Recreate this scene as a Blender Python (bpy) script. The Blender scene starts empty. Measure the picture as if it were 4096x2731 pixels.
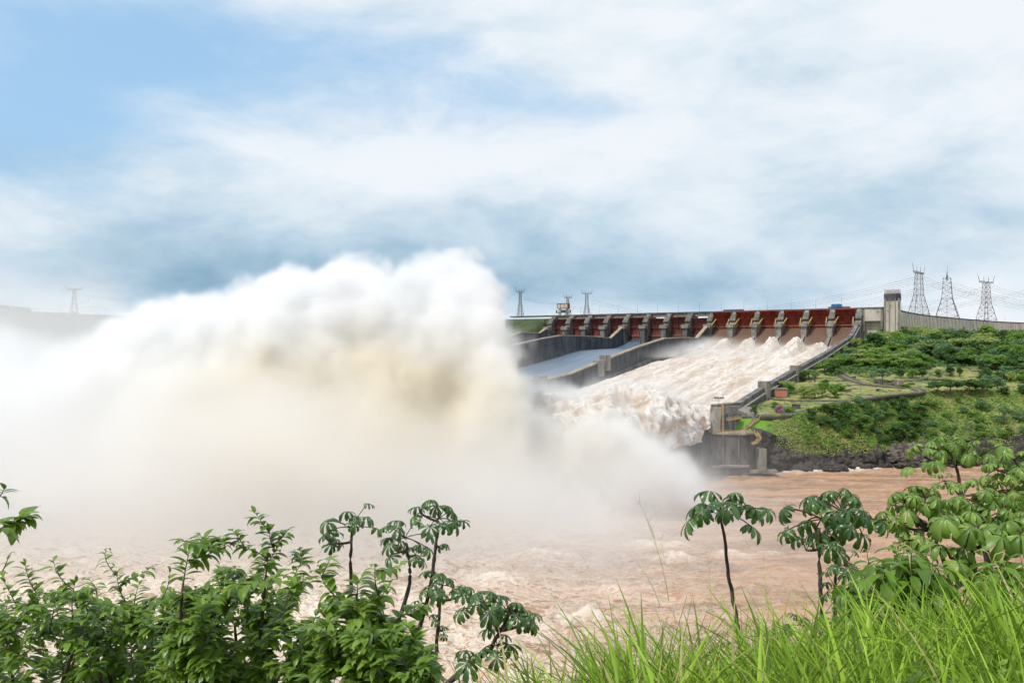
import bpy, bmesh, math, random
import numpy as np
from mathutils import Vector, Matrix, noise as mnoise
R = math.radians
random.seed(7)
rng = np.random.default_rng(11)
sc = bpy.context.scene
DRAFT = False
C = sc.collection

# ------------------------------------------------------------------ camera
F, CX, HY, ZC = 3186.0, 2048.0, 1388.0, 72.0      # focal length and horizon in photo pixels; eye 72 m above the river
cam_d = bpy.data.cameras.new("camera")
cam = bpy.data.objects.new("camera", cam_d); C.objects.link(cam)
cam.location = (0, 0, ZC); cam.rotation_euler = (R(90), 0, 0)
cam_d.sensor_width = 36; cam_d.lens = 36 * F / 4096; cam_d.shift_y = (HY - 1365.5) / 4096
cam_d.clip_start = 0.1; cam_d.clip_end = 20000
sc.camera = cam
sc.view_settings.view_transform = 'Standard'; sc.view_settings.look = 'None'
sc.view_settings.exposure = 0.0; sc.view_settings.gamma = 1.0
cy = sc.cycles
sc.render.engine = 'CYCLES'
cy.use_denoising = True
cy.max_bounces = 10; cy.diffuse_bounces = 3; cy.glossy_bounces = 2; cy.transmission_bounces = 3
cy.volume_bounces = 7; cy.time_limit = 950; cy.transparent_max_bounces = 8
cy.volume_step_rate = 2.5; cy.volume_max_steps = 160
cy.use_adaptive_sampling = True; cy.adaptive_threshold = 0.04; cy.adaptive_min_samples = 16
cy.sample_clamp_indirect = 6

# ------------------------------------------------------------------ node helpers
class NT:
    def __init__(s, nt): s.nt = nt; s.n = nt.nodes; s.l = nt.links
    def node(s, t, **kw):
        n = s.n.new(t)
        for k, v in kw.items(): setattr(n, k, v)
        return n
    def put(s, sock, v):
        if v is None: return
        if hasattr(v, 'is_output') or isinstance(v, bpy.types.NodeSocket): s.l.new(v, sock)
        else:
            if sock.type == 'RGBA' and len(v) == 3: v = (*v, 1)
            sock.default_value = v
    def m(s, op, a, b=None, c=None, clamp=False):
        n = s.node('ShaderNodeMath', operation=op, use_clamp=clamp)
        for i, v in enumerate((a, b, c)): s.put(n.inputs[i], v)
        return n.outputs[0]
    def v(s, op, a, b=None):
        n = s.node('ShaderNodeVectorMath', operation=op)
        s.put(n.inputs[0], a)
        if b is not None: s.put(n.inputs['Scale'] if op == 'SCALE' else n.inputs[1], b)
        return n.outputs['Value'] if op in ('LENGTH', 'DISTANCE', 'DOT_PRODUCT') else n.outputs[0]
    def mix(s, f, a, b, mode='MIX'):
        n = s.node('ShaderNodeMix', data_type='RGBA', blend_type=mode)
        s.put(n.inputs[0], f); s.put(n.inputs[6], a); s.put(n.inputs[7], b)
        return n.outputs[2]
    def noise(s, vec, scale, detail=4, rough=.5, dist=0, out=0):
        n = s.node('ShaderNodeTexNoise'); s.put(n.inputs['Vector'], vec)
        s.put(n.inputs['Scale'], scale); n.inputs['Detail'].default_value = detail
        n.inputs['Roughness'].default_value = rough; n.inputs['Distortion'].default_value = dist
        return n.outputs[out]
    def step(s, x, a, b, lo=0., hi=1.):
        n = s.node('ShaderNodeMapRange', interpolation_type='SMOOTHSTEP')
        s.put(n.inputs[0], x); n.inputs[1].default_value = a; n.inputs[2].default_value = b
        n.inputs[3].default_value = lo; n.inputs[4].default_value = hi
        return n.outputs[0]
    def ramp(s, x, stops):
        n = s.node('ShaderNodeValToRGB'); s.put(n.inputs[0], x); e = n.color_ramp.elements
        for i, (p, c) in enumerate(stops):
            q = e[i] if i < 2 else e.new(p)
            q.position = p; q.color = (*c, 1)
        return n.outputs[0]

# ------------------------------------------------------------------ world: Nishita sky behind broken cloud
SUN_DIR = Vector((-0.42, -0.34, 0.84)).normalized()     # towards the sun
sun_el = math.asin(SUN_DIR.z); sun_az = math.atan2(SUN_DIR.x, SUN_DIR.y)
world = bpy.data.worlds.new("World"); sc.world = world; world.use_nodes = True
w = NT(world.node_tree); w.n.clear()
tc = w.node('ShaderNodeTexCoord').outputs['Generated']
sky = w.node('ShaderNodeTexSky', sky_type='NISHITA', sun_disc=False, sun_elevation=sun_el, sun_rotation=sun_az)
sky.altitude = 200; sky.air_density = 1.2; sky.dust_density = 1.0; sky.ozone_density = 2.0
sep = w.node('ShaderNodeSeparateXYZ'); w.l.new(tc, sep.inputs[0])
X_, Y_, Z_ = sep.outputs
hyp = w.m('SQRT', w.m('ADD', w.m('MULTIPLY', X_, X_), w.m('MULTIPLY', Y_, Y_)))
az = w.m('ARCTAN2', X_, Y_)
el = w.m('DIVIDE', Z_, w.m('MAXIMUM', hyp, .02))
comb = w.node('ShaderNodeCombineXYZ'); w.put(comb.inputs[0], az); w.put(comb.inputs[1], w.m('MULTIPLY', el, 2.1))
ae = comb.outputs[0]
nv = w.noise(ae, 3.2, 3, .5, 0, 1)
warp = w.v('SCALE', w.v('SUBTRACT', nv, (.5, .5, .5)), .22)
aw = w.v('ADD', ae, warp)
s2 = w.node('ShaderNodeSeparateXYZ'); w.l.new(aw, s2.inputs[0])
A_, E2 = s2.outputs[0], w.m('DIVIDE', s2.outputs[1], 2.1)
def px_ae(px, py):
    a = math.atan((px - CX) / F); return a, (HY - py) / F * math.cos(a)
def blob(px, py, sx, sy, k=1.0):
    a, e = px_ae(px, py)
    da = w.m('DIVIDE', w.m('SUBTRACT', A_, a), sx / F); de = w.m('DIVIDE', w.m('SUBTRACT', E2, e), sy / F)
    q = w.m('ADD', w.m('MULTIPLY', da, da), w.m('MULTIPLY', de, de))
    return w.m('MULTIPLY', w.m('EXPONENT', w.m('MULTIPLY', q, -1.)), k)
def total(bl):
    o = bl[0]
    for b in bl[1:]: o = w.m('ADD', o, b)
    return o
n1 = w.noise(ae, 4.5, 7, .55, .25); n2 = w.noise(aw, 11.0, 8, .58, .1)
nn = w.m('ADD', w.m('MULTIPLY', w.m('SUBTRACT', n1, .5), 1.15), w.m('MULTIPLY', w.m('SUBTRACT', n2, .5), .6))
# openings of blue
blue = total([blob(800, 160, 850, 240, .95), blob(2100, 430, 700, 110, .6), blob(150, 500, 480, 220, 1.0), blob(200, 180, 600, 240, .6),
              blob(1700, 230, 450, 130, .5), blob(3700, 440, 400, 70, .4), blob(3500, -100, 900, 300, -.6), blob(2300, 100, 500, 160, -.5), blob(700, 420, 300, 60, -.2)])
blue_m = w.step(w.m('ADD', blue, w.m('MULTIPLY', nn, .95)), .0, 1.35)
dark = total([blob(1900, 1100, 1500, 150, .46), blob(2700, 1170, 900, 100, .22), blob(900, 900, 900, 200, .20), blob(300, 1120, 700, 160, .30),
              blob(2300, 850, 900, 150, .22), blob(100, 560, 500, 160, .5), blob(3600, 900, 600, 220, .22), blob(2500, 1340, 1300, 45, -.25),
              blob(3500, 1120, 700, 160, -.1), blob(1500, 650, 700, 130, -.3), blob(150, 760, 350, 60, -.2), blob(2500, 560, 900, 90, -.1)])
dark_m = w.m('ADD', w.m('ADD', dark, .12), w.m('MULTIPLY', nn, .95), clamp=True)
cloud = w.ramp(dark_m, [(0, (.87, .92, .97)), (1, (.20, .36, .50)), (.25, (.73, .83, .91)), (.5, (.53, .68, .80)), (.75, (.35, .52, .66))])
nish = w.mix(1.0, w.v('SCALE', sky.outputs[0], .12), (1, 1, 1), 'MULTIPLY')
bluec = w.mix(.7, nish, (.42, .70, 1.0))
up = w.step(el, -.03, .0)
col = w.mix(blue_m, cloud, bluec)
high = w.step(el, .55, 1.2)
col = w.mix(w.m('MULTIPLY', high, .45), col, (.50, .66, .9))
col = w.mix(up, (.22, .19, .14), col)
bg = w.node('ShaderNodeBackground'); w.put(bg.inputs[0], col); bg.inputs[1].default_value = 1.0
wo = w.node('ShaderNodeOutputWorld'); w.l.new(bg.outputs[0], wo.inputs[0])

# ------------------------------------------------------------------ sun
sd = bpy.data.lights.new("sun", 'SUN'); sd.energy = 3.1; sd.angle = R(0.6); sd.color = (1, .95, .87)
sun = bpy.data.objects.new("sun", sd); C.objects.link(sun)
sun.rotation_euler = SUN_DIR.to_track_quat('Z', 'Y').to_euler()
sun.location = (-200, 0, 400)

# ------------------------------------------------------------------ geometry helpers
def W(px, py, Y):
    return Vector(((px - CX) / F * Y, Y, ZC - (py - HY) / F * Y))
def Wz(px, py, z):
    return W(px, py, (ZC - z) * F / (py - HY))

def meta(o, label=None, cat=None, group=None, kind=None):
    for k, v in (('label', label), ('category', cat), ('group', group), ('kind', kind)):
        if v: o[k] = v
    return o
def empty(name, loc, rz=0):
    o = bpy.data.objects.new(name, None); C.objects.link(o)
    o.location = loc; o.rotation_euler = (0, 0, rz); o.empty_display_size = .3
    return o
def mesh_obj(name, verts, faces, mat, parent=None, smooth=False, attrs=None):
    me = bpy.data.meshes.new(name)
    verts = np.asarray(verts, dtype=np.float32)
    if isinstance(faces, np.ndarray):
        me.vertices.add(len(verts)); me.vertices.foreach_set('co', verts.ravel())
        k = faces.shape[1]
        me.loops.add(faces.size); me.loops.foreach_set('vertex_index', faces.ravel().astype(np.int32))
        me.polygons.add(len(faces)); me.polygons.foreach_set('loop_start', np.arange(0, faces.size, k, dtype=np.int32))
        me.update(calc_edges=True); me.validate()
    else:
        me.from_pydata([tuple(v) for v in verts], [], faces)
    if attrs:
        for k, a in attrs.items():
            at = me.attributes.new(k, 'FLOAT', 'POINT'); at.data.foreach_set('value', np.asarray(a, dtype=np.float32))
    if smooth: me.polygons.foreach_set('use_smooth', [True] * len(me.polygons))
    if mat: me.materials.append(mat)
    o = bpy.data.objects.new(name, me); C.objects.link(o)
    if parent: o.parent = parent
    return o
def grid_faces(nr, nc):
    i = np.arange(nr * nc).reshape(nr, nc)
    return np.stack([i[:-1, :-1], i[:-1, 1:], i[1:, 1:], i[1:, :-1]], -1).reshape(-1, 4)

class MB:
    """collects solids, then links them as one mesh object"""
    def __init__(s): s.v = []; s.f = []
    def add(s, vs, fs):
        b = len(s.v); s.v += [tuple(p) for p in vs]; s.f += [tuple(b + i for i in f) for f in fs]
    def prism(s, prof, ax, ay, az, o, depth):
        """prof: 2-D outline in (ax,ay); extruded along az from o by depth"""
        o = Vector(o); n = len(prof)
        lo = [o + ax * a + ay * b for a, b in prof]; hi = [p + az * depth for p in lo]
        s.add(lo + hi, [tuple(range(n))[::-1], tuple(range(n, 2 * n))] + [(i, (i + 1) % n, n + (i + 1) % n, n + i) for i in range(n)])
    def box(s, c, hx, hy, hz, ux=Vector((1, 0, 0)), uy=Vector((0, 1, 0)), uz=Vector((0, 0, 1))):
        c = Vector(c)
        p = [c + ux * (hx * a) + uy * (hy * b) + uz * (hz * d) for a in (-1, 1) for b in (-1, 1) for d in (-1, 1)]
        s.add(p, [(0, 1, 3, 2), (4, 6, 7, 5), (0, 4, 5, 1), (2, 3, 7, 6), (0, 2, 6, 4), (1, 5, 7, 3)])
    def bar(s, a, b, r, n=4, r2=None):
        a, b = Vector(a), Vector(b); d = (b - a)
        if d.length < 1e-6: return
        q = d.to_track_quat('Z', 'Y'); u = q @ Vector((1, 0, 0)); v = q @ Vector((0, 1, 0)); r2 = r if r2 is None else r2
        cs = [(math.cos(2 * math.pi * (i + .5) / n), math.sin(2 * math.pi * (i + .5) / n)) for i in range(n)]
        s.add([a + (u * x + v * y) * r for x, y in cs] + [b + (u * x + v * y) * r2 for x, y in cs],
              [(i, (i + 1) % n, n + (i + 1) % n, n + i) for i in range(n)] + [tuple(range(n))[::-1], tuple(range(n, 2 * n))])
    def tube(s, pts, radii, n=6):
        pts = [Vector(p) for p in pts]; base = len(s.v); m = len(pts)
        for i, p in enumerate(pts):
            d = (pts[min(i + 1, m - 1)] - pts[max(i - 1, 0)])
            if d.length < 1e-9: d = Vector((0, 0, 1))
            q = d.to_track_quat('Z', 'Y'); u = q @ Vector((1, 0, 0)); v = q @ Vector((0, 1, 0))
            r = radii[i] if hasattr(radii, '__len__') else radii
            for k in range(n):
                a = 2 * math.pi * k / n; s.v.append(tuple(p + (u * math.cos(a) + v * math.sin(a)) * r))
        for i in range(m - 1):
            for k in range(n):
                s.f.append((base + i * n + k, base + i * n + (k + 1) % n, base + (i + 1) * n + (k + 1) % n, base + (i + 1) * n + k))
        s.f.append(tuple(base + k for k in range(n))[::-1]); s.f.append(tuple(base + (m - 1) * n + k for k in range(n)))
    def build(s, name, mat, parent=None, smooth=False):
        return mesh_obj(name, s.v, s.f, mat, parent, smooth)

# numpy fractal noise (value noise on a lattice, smooth)
def vnoise(x, y, z, seed=0):
    xi, yi, zi = np.floor(x).astype(np.int64), np.floor(y).astype(np.int64), np.floor(z).astype(np.int64)
    fx, fy, fz = (x - xi).astype(np.float32), (y - yi).astype(np.float32), (z - zi).astype(np.float32)
    fx = fx * fx * (3 - 2 * fx); fy = fy * fy * (3 - 2 * fy); fz = fz * fz * (3 - 2 * fz)
    tab = np.random.default_rng(100 + seed).random(4096, dtype=np.float32)
    def h(a, b, c): return tab[(a * 7919 + b * 104729 + c * 1299709 + ((a * 31) ^ (b * 17) ^ (c * 57)) * 13) & 4095]
    r = 0
    for i in (0, 1):
        for j in (0, 1):
            for k in (0, 1):
                r = r + h(xi + i, yi + j, zi + k) * (fx if i else 1 - fx) * (fy if j else 1 - fy) * (fz if k else 1 - fz)
    return r
def fbm(x, y, z=None, octs=4, gain=.5, seed=0, billow=False):
    z = np.zeros_like(x) + .37 if z is None else z
    s, a, t = 0, 1., 0
    for o in range(octs):
        n = vnoise(x, y, z, seed + o)
        if billow: n = np.abs(n * 2 - 1)
        s = s + n * a; t += a; a *= gain
        x, y, z = x * 2.03 + 5.1, y * 2.03 + 1.7, z * 2.03 + 9.2
    return s / t
# ------------------------------------------------------------------ materials
def new_mat(name):
    m = bpy.data.materials.new(name); m.use_nodes = True
    t = NT(m.node_tree); return m, t, t.n['Principled BSDF']
def pmat(name, c1, c2=None, scale=.3, rough=.8, stretch=(1, 1, 1), c3=None, bump=0, coord='pos', metal=0., spec=.3, contrast=(.35, .65), detail=5, island=0.):
    m, t, b = new_mat(name)
    if coord == 'pos': p = t.node('ShaderNodeNewGeometry').outputs['Position']
    else: p = t.node('ShaderNodeTexCoord').outputs['Object']
    p = t.v('MULTIPLY', p, stretch)
    c2 = c2 or tuple(x * .7 for x in c1)
    n = t.noise(p, scale, detail, .6)
    col = t.mix(t.step(n, *contrast), c1, c2)
    if c3:
        n3 = t.noise(p, scale * 4.3, 4, .6, .2); col = t.mix(t.step(n3, .55, .72), col, c3)
    if island:
        ri = t.node('ShaderNodeNewGeometry').outputs['Random Per Island']
        hs = t.node('ShaderNodeHueSaturation'); t.put(hs.inputs['Color'], col)
        t.put(hs.inputs['Value'], t.m('ADD', 1 - island, t.m('MULTIPLY', ri, 2 * island)))
        t.put(hs.inputs['Hue'], t.m('ADD', .5 - island * .06, t.m('MULTIPLY', ri, island * .12))); col = hs.outputs[0]
    t.put(b.inputs['Base Color'], col); b.inputs['Roughness'].default_value = rough
    b.inputs['Metallic'].default_value = metal; b.inputs['Specular IOR Level'].default_value = spec
    if bump:
        bn = t.node('ShaderNodeBump'); bn.inputs['Strength'].default_value = 1; bn.inputs['Distance'].default_value = bump
        t.put(bn.inputs['Height'], t.noise(p, scale * 2.5, 6, .65)); t.l.new(bn.outputs[0], b.inputs['Normal'])
    return m
def leaf_mat(name, c1, c2, rough=.4, trans=.35, scale=3., tcol=None, island=.22, spec=.5):
    """thin leaf: glossy skin, some light passing through"""
    m, t, b = new_mat(name); out = [n for n in t.n if n.type == 'OUTPUT_MATERIAL'][0]
    geo = t.node('ShaderNodeNewGeometry'); ri = geo.outputs['Random Per Island']
    n = t.noise(geo.outputs['Position'], scale, 2, .5)
    f = t.m('ADD', t.m('MULTIPLY', ri, .6), t.m('MULTIPLY', n, .5), clamp=True)
    col = t.mix(f, c1, c2)
    hs = t.node('ShaderNodeHueSaturation'); t.put(hs.inputs['Color'], col)
    t.put(hs.inputs['Value'], t.m('ADD', 1 - island, t.m('MULTIPLY', ri, 2 * island))); col = hs.outputs[0]
    t.put(b.inputs['Base Color'], col); b.inputs['Roughness'].default_value = rough; b.inputs['Specular IOR Level'].default_value = spec
    tr = t.node('ShaderNodeBsdfTranslucent'); t.put(tr.inputs[0], t.mix(.6, col, tcol or tuple(min(1, x * 2.2) for x in c2)))
    mx = t.node('ShaderNodeMixShader'); mx.inputs[0].default_value = trans
    t.l.new(b.outputs[0], mx.inputs[1]); t.l.new(tr.outputs[0], mx.inputs[2]); t.l.new(mx.outputs[0], out.inputs[0])
    return m
M = {}
M['concrete'] = pmat('concrete', (.30, .28, .24), (.17, .16, .145), .16, .9, (1, 1, .35), (.09, .085, .08), .05)
M['old_concrete'] = pmat('weathered_concrete', (.20, .195, .185), (.085, .083, .08), .14, .9, (1, 1, .3), (.04, .04, .042), .05)
M['pale_concrete'] = pmat('pale_concrete', (.58, .53, .44), (.42, .385, .32), .10, .9, (1, 1, .3), (.17, .155, .135), .05)
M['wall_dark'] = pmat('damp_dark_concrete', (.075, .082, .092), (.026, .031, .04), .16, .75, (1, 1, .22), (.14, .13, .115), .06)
M['wall_cap'] = pmat('sunlit_coping', (.40, .32, .22), (.27, .22, .16), .2, .9)  # lighter tan puts the sun on the wall tops into the colour
M['deck'] = pmat('crest_deck', (.14, .14, .15), (.07, .07, .08), .2, .9)
M['girder'] = pmat('mossy_girder', (.26, .25, .19), (.17, .17, .13), .3, .8)
M['red_dark'] = pmat('faded_red_steel', (.21, .055, .045), (.115, .035, .032), .25, .7, (1, 1, .25), (.07, .035, .03))
M['red'] = pmat('red_gate_steel', (.36, .066, .038), (.21, .040, .026), .2, .6, (1, 1, .3), (.13, .035, .025))
M['yellow'] = pmat('yellow_steel', (.50, .36, .12), (.33, .23, .09), .5, .6)
M['rust'] = pmat('rust_brown_steel', (.30, .17, .10), (.2, .11, .07), .6, .8)
M['steel'] = pmat('galvanised_steel', (.20, .19, .20), (.13, .125, .13), .2, .6)
M['pylon_red'] = pmat('oxidised_pylon_steel', (.20, .16, .165), (.13, .11, .12), .05, .6)
M['wire'] = pmat('cable', (.10, .11, .12), (.09, .1, .11), .1, .6)
M['blue'] = pmat('blue_paint', (.02, .20, .48), (.015, .13, .33), .8, .5)
M['cream'] = pmat('cream_panel', (.55, .52, .42), (.45, .43, .36), 1., .7)
M['brick'] = pmat('brick_render', (.50, .20, .13), (.40, .16, .11), 1.5, .9)
M['roof'] = pmat('grey_roof', (.25, .24, .22), (.17, .17, .16), 1.5, .9)
M['asphalt'] = pmat('asphalt', (.10, .088, .082), (.07, .062, .06), .3, .95)
M['line'] = pmat('road_line', (.55, .33, .08), (.5, .3, .07), 1, .8)
M['rock'] = pmat('basalt', (.085, .072, .062), (.03, .027, .026), .22, .9, (1, 1, 1), (.17, .145, .12), .8)
M['rock_pink'] = pmat('rubble', (.21, .175, .15), (.10, .085, .075), .5, .9, (1, 1, 1), (.06, .055, .05), .4, island=.35)
M['bark'] = pmat('pale_bark', (.22, .19, .16), (.13, .11, .09), 2., .9, coord='obj')
M['bark_dark'] = pmat('dark_bark', (.050, .036, .030), (.085, .065, .05), 14., .9, c3=(.14, .12, .10), bump=.004)
M['twig'] = pmat('twig', (.11, .085, .06), (.06, .045, .03), 9., .8)

def mat_wet_chute():
    m, t, b = new_mat('wet_chute_floor')  # wet concrete; the blue of the reflected sky is put into its base colour
    ca = t.node('ShaderNodeAttribute', attribute_name='sL').outputs['Fac']; cw = t.node('ShaderNodeAttribute', attribute_name='sW').outputs['Fac']
    cb = t.node('ShaderNodeCombineXYZ'); t.put(cb.inputs[0], t.m('MULTIPLY', ca, .012)); t.put(cb.inputs[1], t.m('MULTIPLY', cw, .22))
    n = t.noise(cb.outputs[0], 1., 6, .6)
    st_ = t.mix(t.step(n, .35, .68), (.085, .13, .19), (.15, .21, .285)); jn = t.m('FRACT', t.m('DIVIDE', ca, 18.)); cbs = t.node('ShaderNodeCombineXYZ'); t.put(cbs.inputs[0], t.m('MULTIPLY', ca, .05)); t.put(cbs.inputs[1], t.m('MULTIPLY', cw, .07))
    st_ = t.mix(t.m('MULTIPLY', t.m('LESS_THAN', jn, .035), .5), st_, (.06, .08, .11)); st_ = t.mix(t.step(t.noise(cbs.outputs[0], 1., 5, .65), .56, .66), st_, (.09, .125, .16))
    t.put(b.inputs['Base Color'], st_)
    b.inputs['Roughness'].default_value = .42; b.inputs['Specular IOR Level'].default_value = .6
    return m
def mat_torrent():
    """muddy white water: cream foam with brown folds drawn out along the flow"""
    m, t, b = new_mat('torrent')
    ca = t.node('ShaderNodeAttribute', attribute_name='sL').outputs['Fac']; cw = t.node('ShaderNodeAttribute', attribute_name='sW').outputs['Fac']
    fo = t.node('ShaderNodeAttribute', attribute_name='foam').outputs['Fac']
    cb = t.node('ShaderNodeCombineXYZ'); t.put(cb.inputs[0], t.m('MULTIPLY', ca, .035)); t.put(cb.inputs[1], t.m('MULTIPLY', cw, .17))
    n = t.noise(cb.outputs[0], 1.2, 8, .66, .8); n2 = t.noise(cb.outputs[0], 5., 8, .7, 1.2)
    cb2 = t.node('ShaderNodeCombineXYZ'); t.put(cb2.inputs[0], t.m('MULTIPLY', ca, .008)); t.put(cb2.inputs[1], t.m('MULTIPLY', cw, .09))
    n3 = t.noise(cb2.outputs[0], 1., 3, .5)
    f = t.m('ADD', t.m('MULTIPLY', n, .5), t.m('ADD', t.m('MULTIPLY', n2, .5), t.m('MULTIPLY', n3, .35)))
    c = t.mix(t.step(f, .56, .78), (.77, .715, .66), (.50, .39, .30))
    c = t.mix(t.step(n2, .58, .72), c, (.43, .31, .21))
    brown = t.mix(n, (.13, .075, .05), (.22, .145, .10))
    c = t.mix(fo, brown, c)
    t.put(b.inputs['Base Color'], c); t.put(b.inputs['Roughness'], t.m('ADD', .35, t.m('MULTIPLY', fo, .5)))
    bn = t.node('ShaderNodeBump'); bn.inputs['Distance'].default_value = 1.1; bn.inputs['Strength'].default_value = .9
    t.put(bn.inputs['Height'], n2); t.l.new(bn.outputs[0], b.inputs['Normal'])
    return m
def mat_jet():
    m, t, b = new_mat('boiling_jet')
    p = t.node('ShaderNodeNewGeometry').outputs['Position']; hollow = t.node('ShaderNodeAttribute', attribute_name='fold').outputs['Fac']
    n = t.noise(p, .11, 7, .68, .5); n2 = t.noise(p, .42, 9, .72, .6)
    c = t.mix(t.step(t.m('ADD', t.m('MULTIPLY', n, .7), t.m('MULTIPLY', hollow, .6)), .48, .78), (.78, .745, .70), (.58, .43, .29))
    c = t.mix(t.step(n2, .55, .70), c, (.50, .36, .23))
    t.put(b.inputs['Base Color'], c); b.inputs['Roughness'].default_value = .9
    bn = t.node('ShaderNodeBump'); bn.inputs['Distance'].default_value = 1.6; bn.inputs['Strength'].default_value = .8
    t.put(bn.inputs['Height'], n2); t.l.new(bn.outputs[0], b.inputs['Normal'])
    return m
def mat_river():
    m, t, b = new_mat('muddy_river')
    p = t.node('ShaderNodeNewGeometry').outputs['Position']
    fo = t.node('ShaderNodeAttribute', attribute_name='foam').outputs['Fac']
    q = t.v('MULTIPLY', p, (1, 1.9, 1))
    n = t.noise(q, .035, 8, .62, 1.4); r1 = t.m('ABSOLUTE', t.m('SUBTRACT', n, .5))          # foam lines along ridges of the noise
    n2 = t.noise(q, .16, 8, .66, 1.8); r2 = t.m('ABSOLUTE', t.m('SUBTRACT', n2, .5))
    lines = t.m('MAXIMUM', t.step(r1, .035, .0), t.step(r2, .055, .0))
    patch = t.step(t.noise(q, .014, 7, .7, .6), .56, .72)
    big = t.noise(t.v('MULTIPLY', p, (.45, 2.4, 1)), .034, 8, .66, .9)
    base = t.mix(t.step(big, .42, .60), (.46, .25, .13), (.25, .125, .058))
    lighter = t.mix(t.step(n2, .35, .62), (.74, .58, .44), (.42, .275, .18))
    c = t.mix(fo, base, lighter)
    amt = t.m('ADD', t.m('MULTIPLY', fo, .8), .22)
    crest = t.node('ShaderNodeAttribute', attribute_name='crest').outputs['Fac']
    wf = t.m('ADD', t.m('MULTIPLY', lines, amt), t.m('ADD', t.m('MULTIPLY', patch, t.m('ADD', .25, t.m('MULTIPLY', fo, .45))), crest), clamp=True)
    c = t.mix(t.m('MULTIPLY', wf, .85), c, (.86, .78, .69))
    t.put(b.inputs['Base Color'], c); t.put(b.inputs['Roughness'], t.m('ADD', .42, t.m('MULTIPLY', wf, .5)))
    b.inputs['Specular IOR Level'].default_value = .25
    bn = t.node('ShaderNodeBump'); bn.inputs['Distance'].default_value = 1.3; bn.inputs['Strength'].default_value = .8
    t.put(bn.inputs['Height'], t.m('ADD', n2, t.m('MULTIPLY', t.noise(q, .6, 5, .6), .4))); t.l.new(bn.outputs[0], b.inputs['Normal'])
    return m
def mat_bank():
    m, t, b = new_mat('bank_ground')
    g = t.node('ShaderNodeNewGeometry'); p = g.outputs['Position']
    lawn = t.node('ShaderNodeAttribute', attribute_name='lawn').outputs['Fac']; rock = t.node('ShaderNodeAttribute', attribute_name='rock').outputs['Fac']
    n = t.noise(p, .045, 6, .62); n2 = t.noise(p, .25, 6, .65)
    grass = t.mix(t.step(n, .38, .62), (.27, .27, .085), (.16, .19, .055))
    grass = t.mix(t.step(n2, .48, .70), grass, (.38, .34, .17))
    nl = t.noise(t.v('MULTIPLY', p, (1, .6, 4)), .09, 6, .7, .5)
    grass = t.mix(t.step(nl, .535, .57), grass, (.06, .048, .04))
    grass = t.mix(lawn, grass, t.mix(n2, (.17, .34, .035), (.11, .24, .025)))
    rk = t.mix(t.step(n2, .3, .7), (.09, .078, .066), (.028, .025, .024))
    c = t.mix(rock, grass, rk)
    t.put(b.inputs['Base Color'], c); b.inputs['Roughness'].default_value = .95; b.inputs['Specular IOR Level'].default_value = .15
    bn = t.node('ShaderNodeBump'); bn.inputs['Distance'].default_value = .8; t.put(bn.inputs['Height'], n2); t.l.new(bn.outputs[0], b.inputs['Normal'])
    return m

# ------------------------------------------------------------------ spillway frame: w along the crest, Lc down the chute
P0 = Vector((59.6, 1097.6, 0)); DW = Vector((.8434, -.5375, 0)).normalized(); DL = Vector((DW.y, -DW.x, 0)).normalized()
UZ = Vector((0, 0, 1)); PITCH = 27.86
def S(w, Lc, z): return P0 + DW * w + DL * Lc + UZ * z
CHUTE_R = [(-25, 104), (0, 97), (8, 92), (25, 83), (45, 73), (60, 69), (80, 67.5), (212, 56), (298, 45.5), (400, 34), (461, 27), (490, 25), (507, 27.5)]
CHUTE_M = [(-6, 78), (8, 82), (25, 75.5), (50, 70.5), (96, 69.6), (148, 67.8), (247, 54.9), (330, 45), (420, 37), (470, 38)]
CHUTE_L = [(-6, 78), (8, 82), (25, 79), (45, 77.5), (100, 76), (190, 70), (300, 58), (400, 48)]
WALL_R = [(20, 97), (26, 97), (70, 82.3), (195, 66.5), (317, 53.5), (407, 43.6), (461, 36.6), (486, 37.4), (507, 38.2)]
WALL_2 = [(20, 97), (26, 97), (62, 82.3), (110, 82.5), (162, 81.1), (232, 72), (302, 61), (370, 49.7), (412, 46.3), (500, 44)]
WALL_1 = [(20, 97), (26, 97), (60, 82.8), (105, 84.4), (152, 84.9), (187, 84.6), (225, 81), (261, 76.6), (303, 71.5), (400, 58), (470, 50)]
WALL_0 = [(20, 97), (26, 97), (44, 90.3), (61, 90.7), (91, 90.7), (113, 86.8), (200, 76), (300, 66)]

dam = empty('spillway_dam', S(6 * PITCH, 0, 60))
meta(dam, 'long concrete spillway dam with fourteen red gates, piers and three chutes', 'dam')
def child(o, par):
    o.parent = par; o.matrix_parent_inverse = Matrix.Translation(-par.location) if par.type == 'EMPTY' else Matrix(); return o
def into(mb, name, mat, par, root=None, smooth=False):
    o = mb.build(name, mat, None, smooth); o.parent = par
    if root is None: o.matrix_parent_inverse = Matrix.Translation(par.location).inverted()      # sub-parts hang from parts that already sit in world space
    return o
def prof_wall(mb, w, thick, prof, bottom, capped=None):
    """wall following profile (L,z) at crest position w; bottom: depth below the top"""
    top = list(prof); low = [(l, max(z - bottom, -3)) for l, z in prof][::-1]
    mb.prism(top + low, DL, UZ, DW, P0 + DW * (w - thick / 2), thick)
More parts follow.
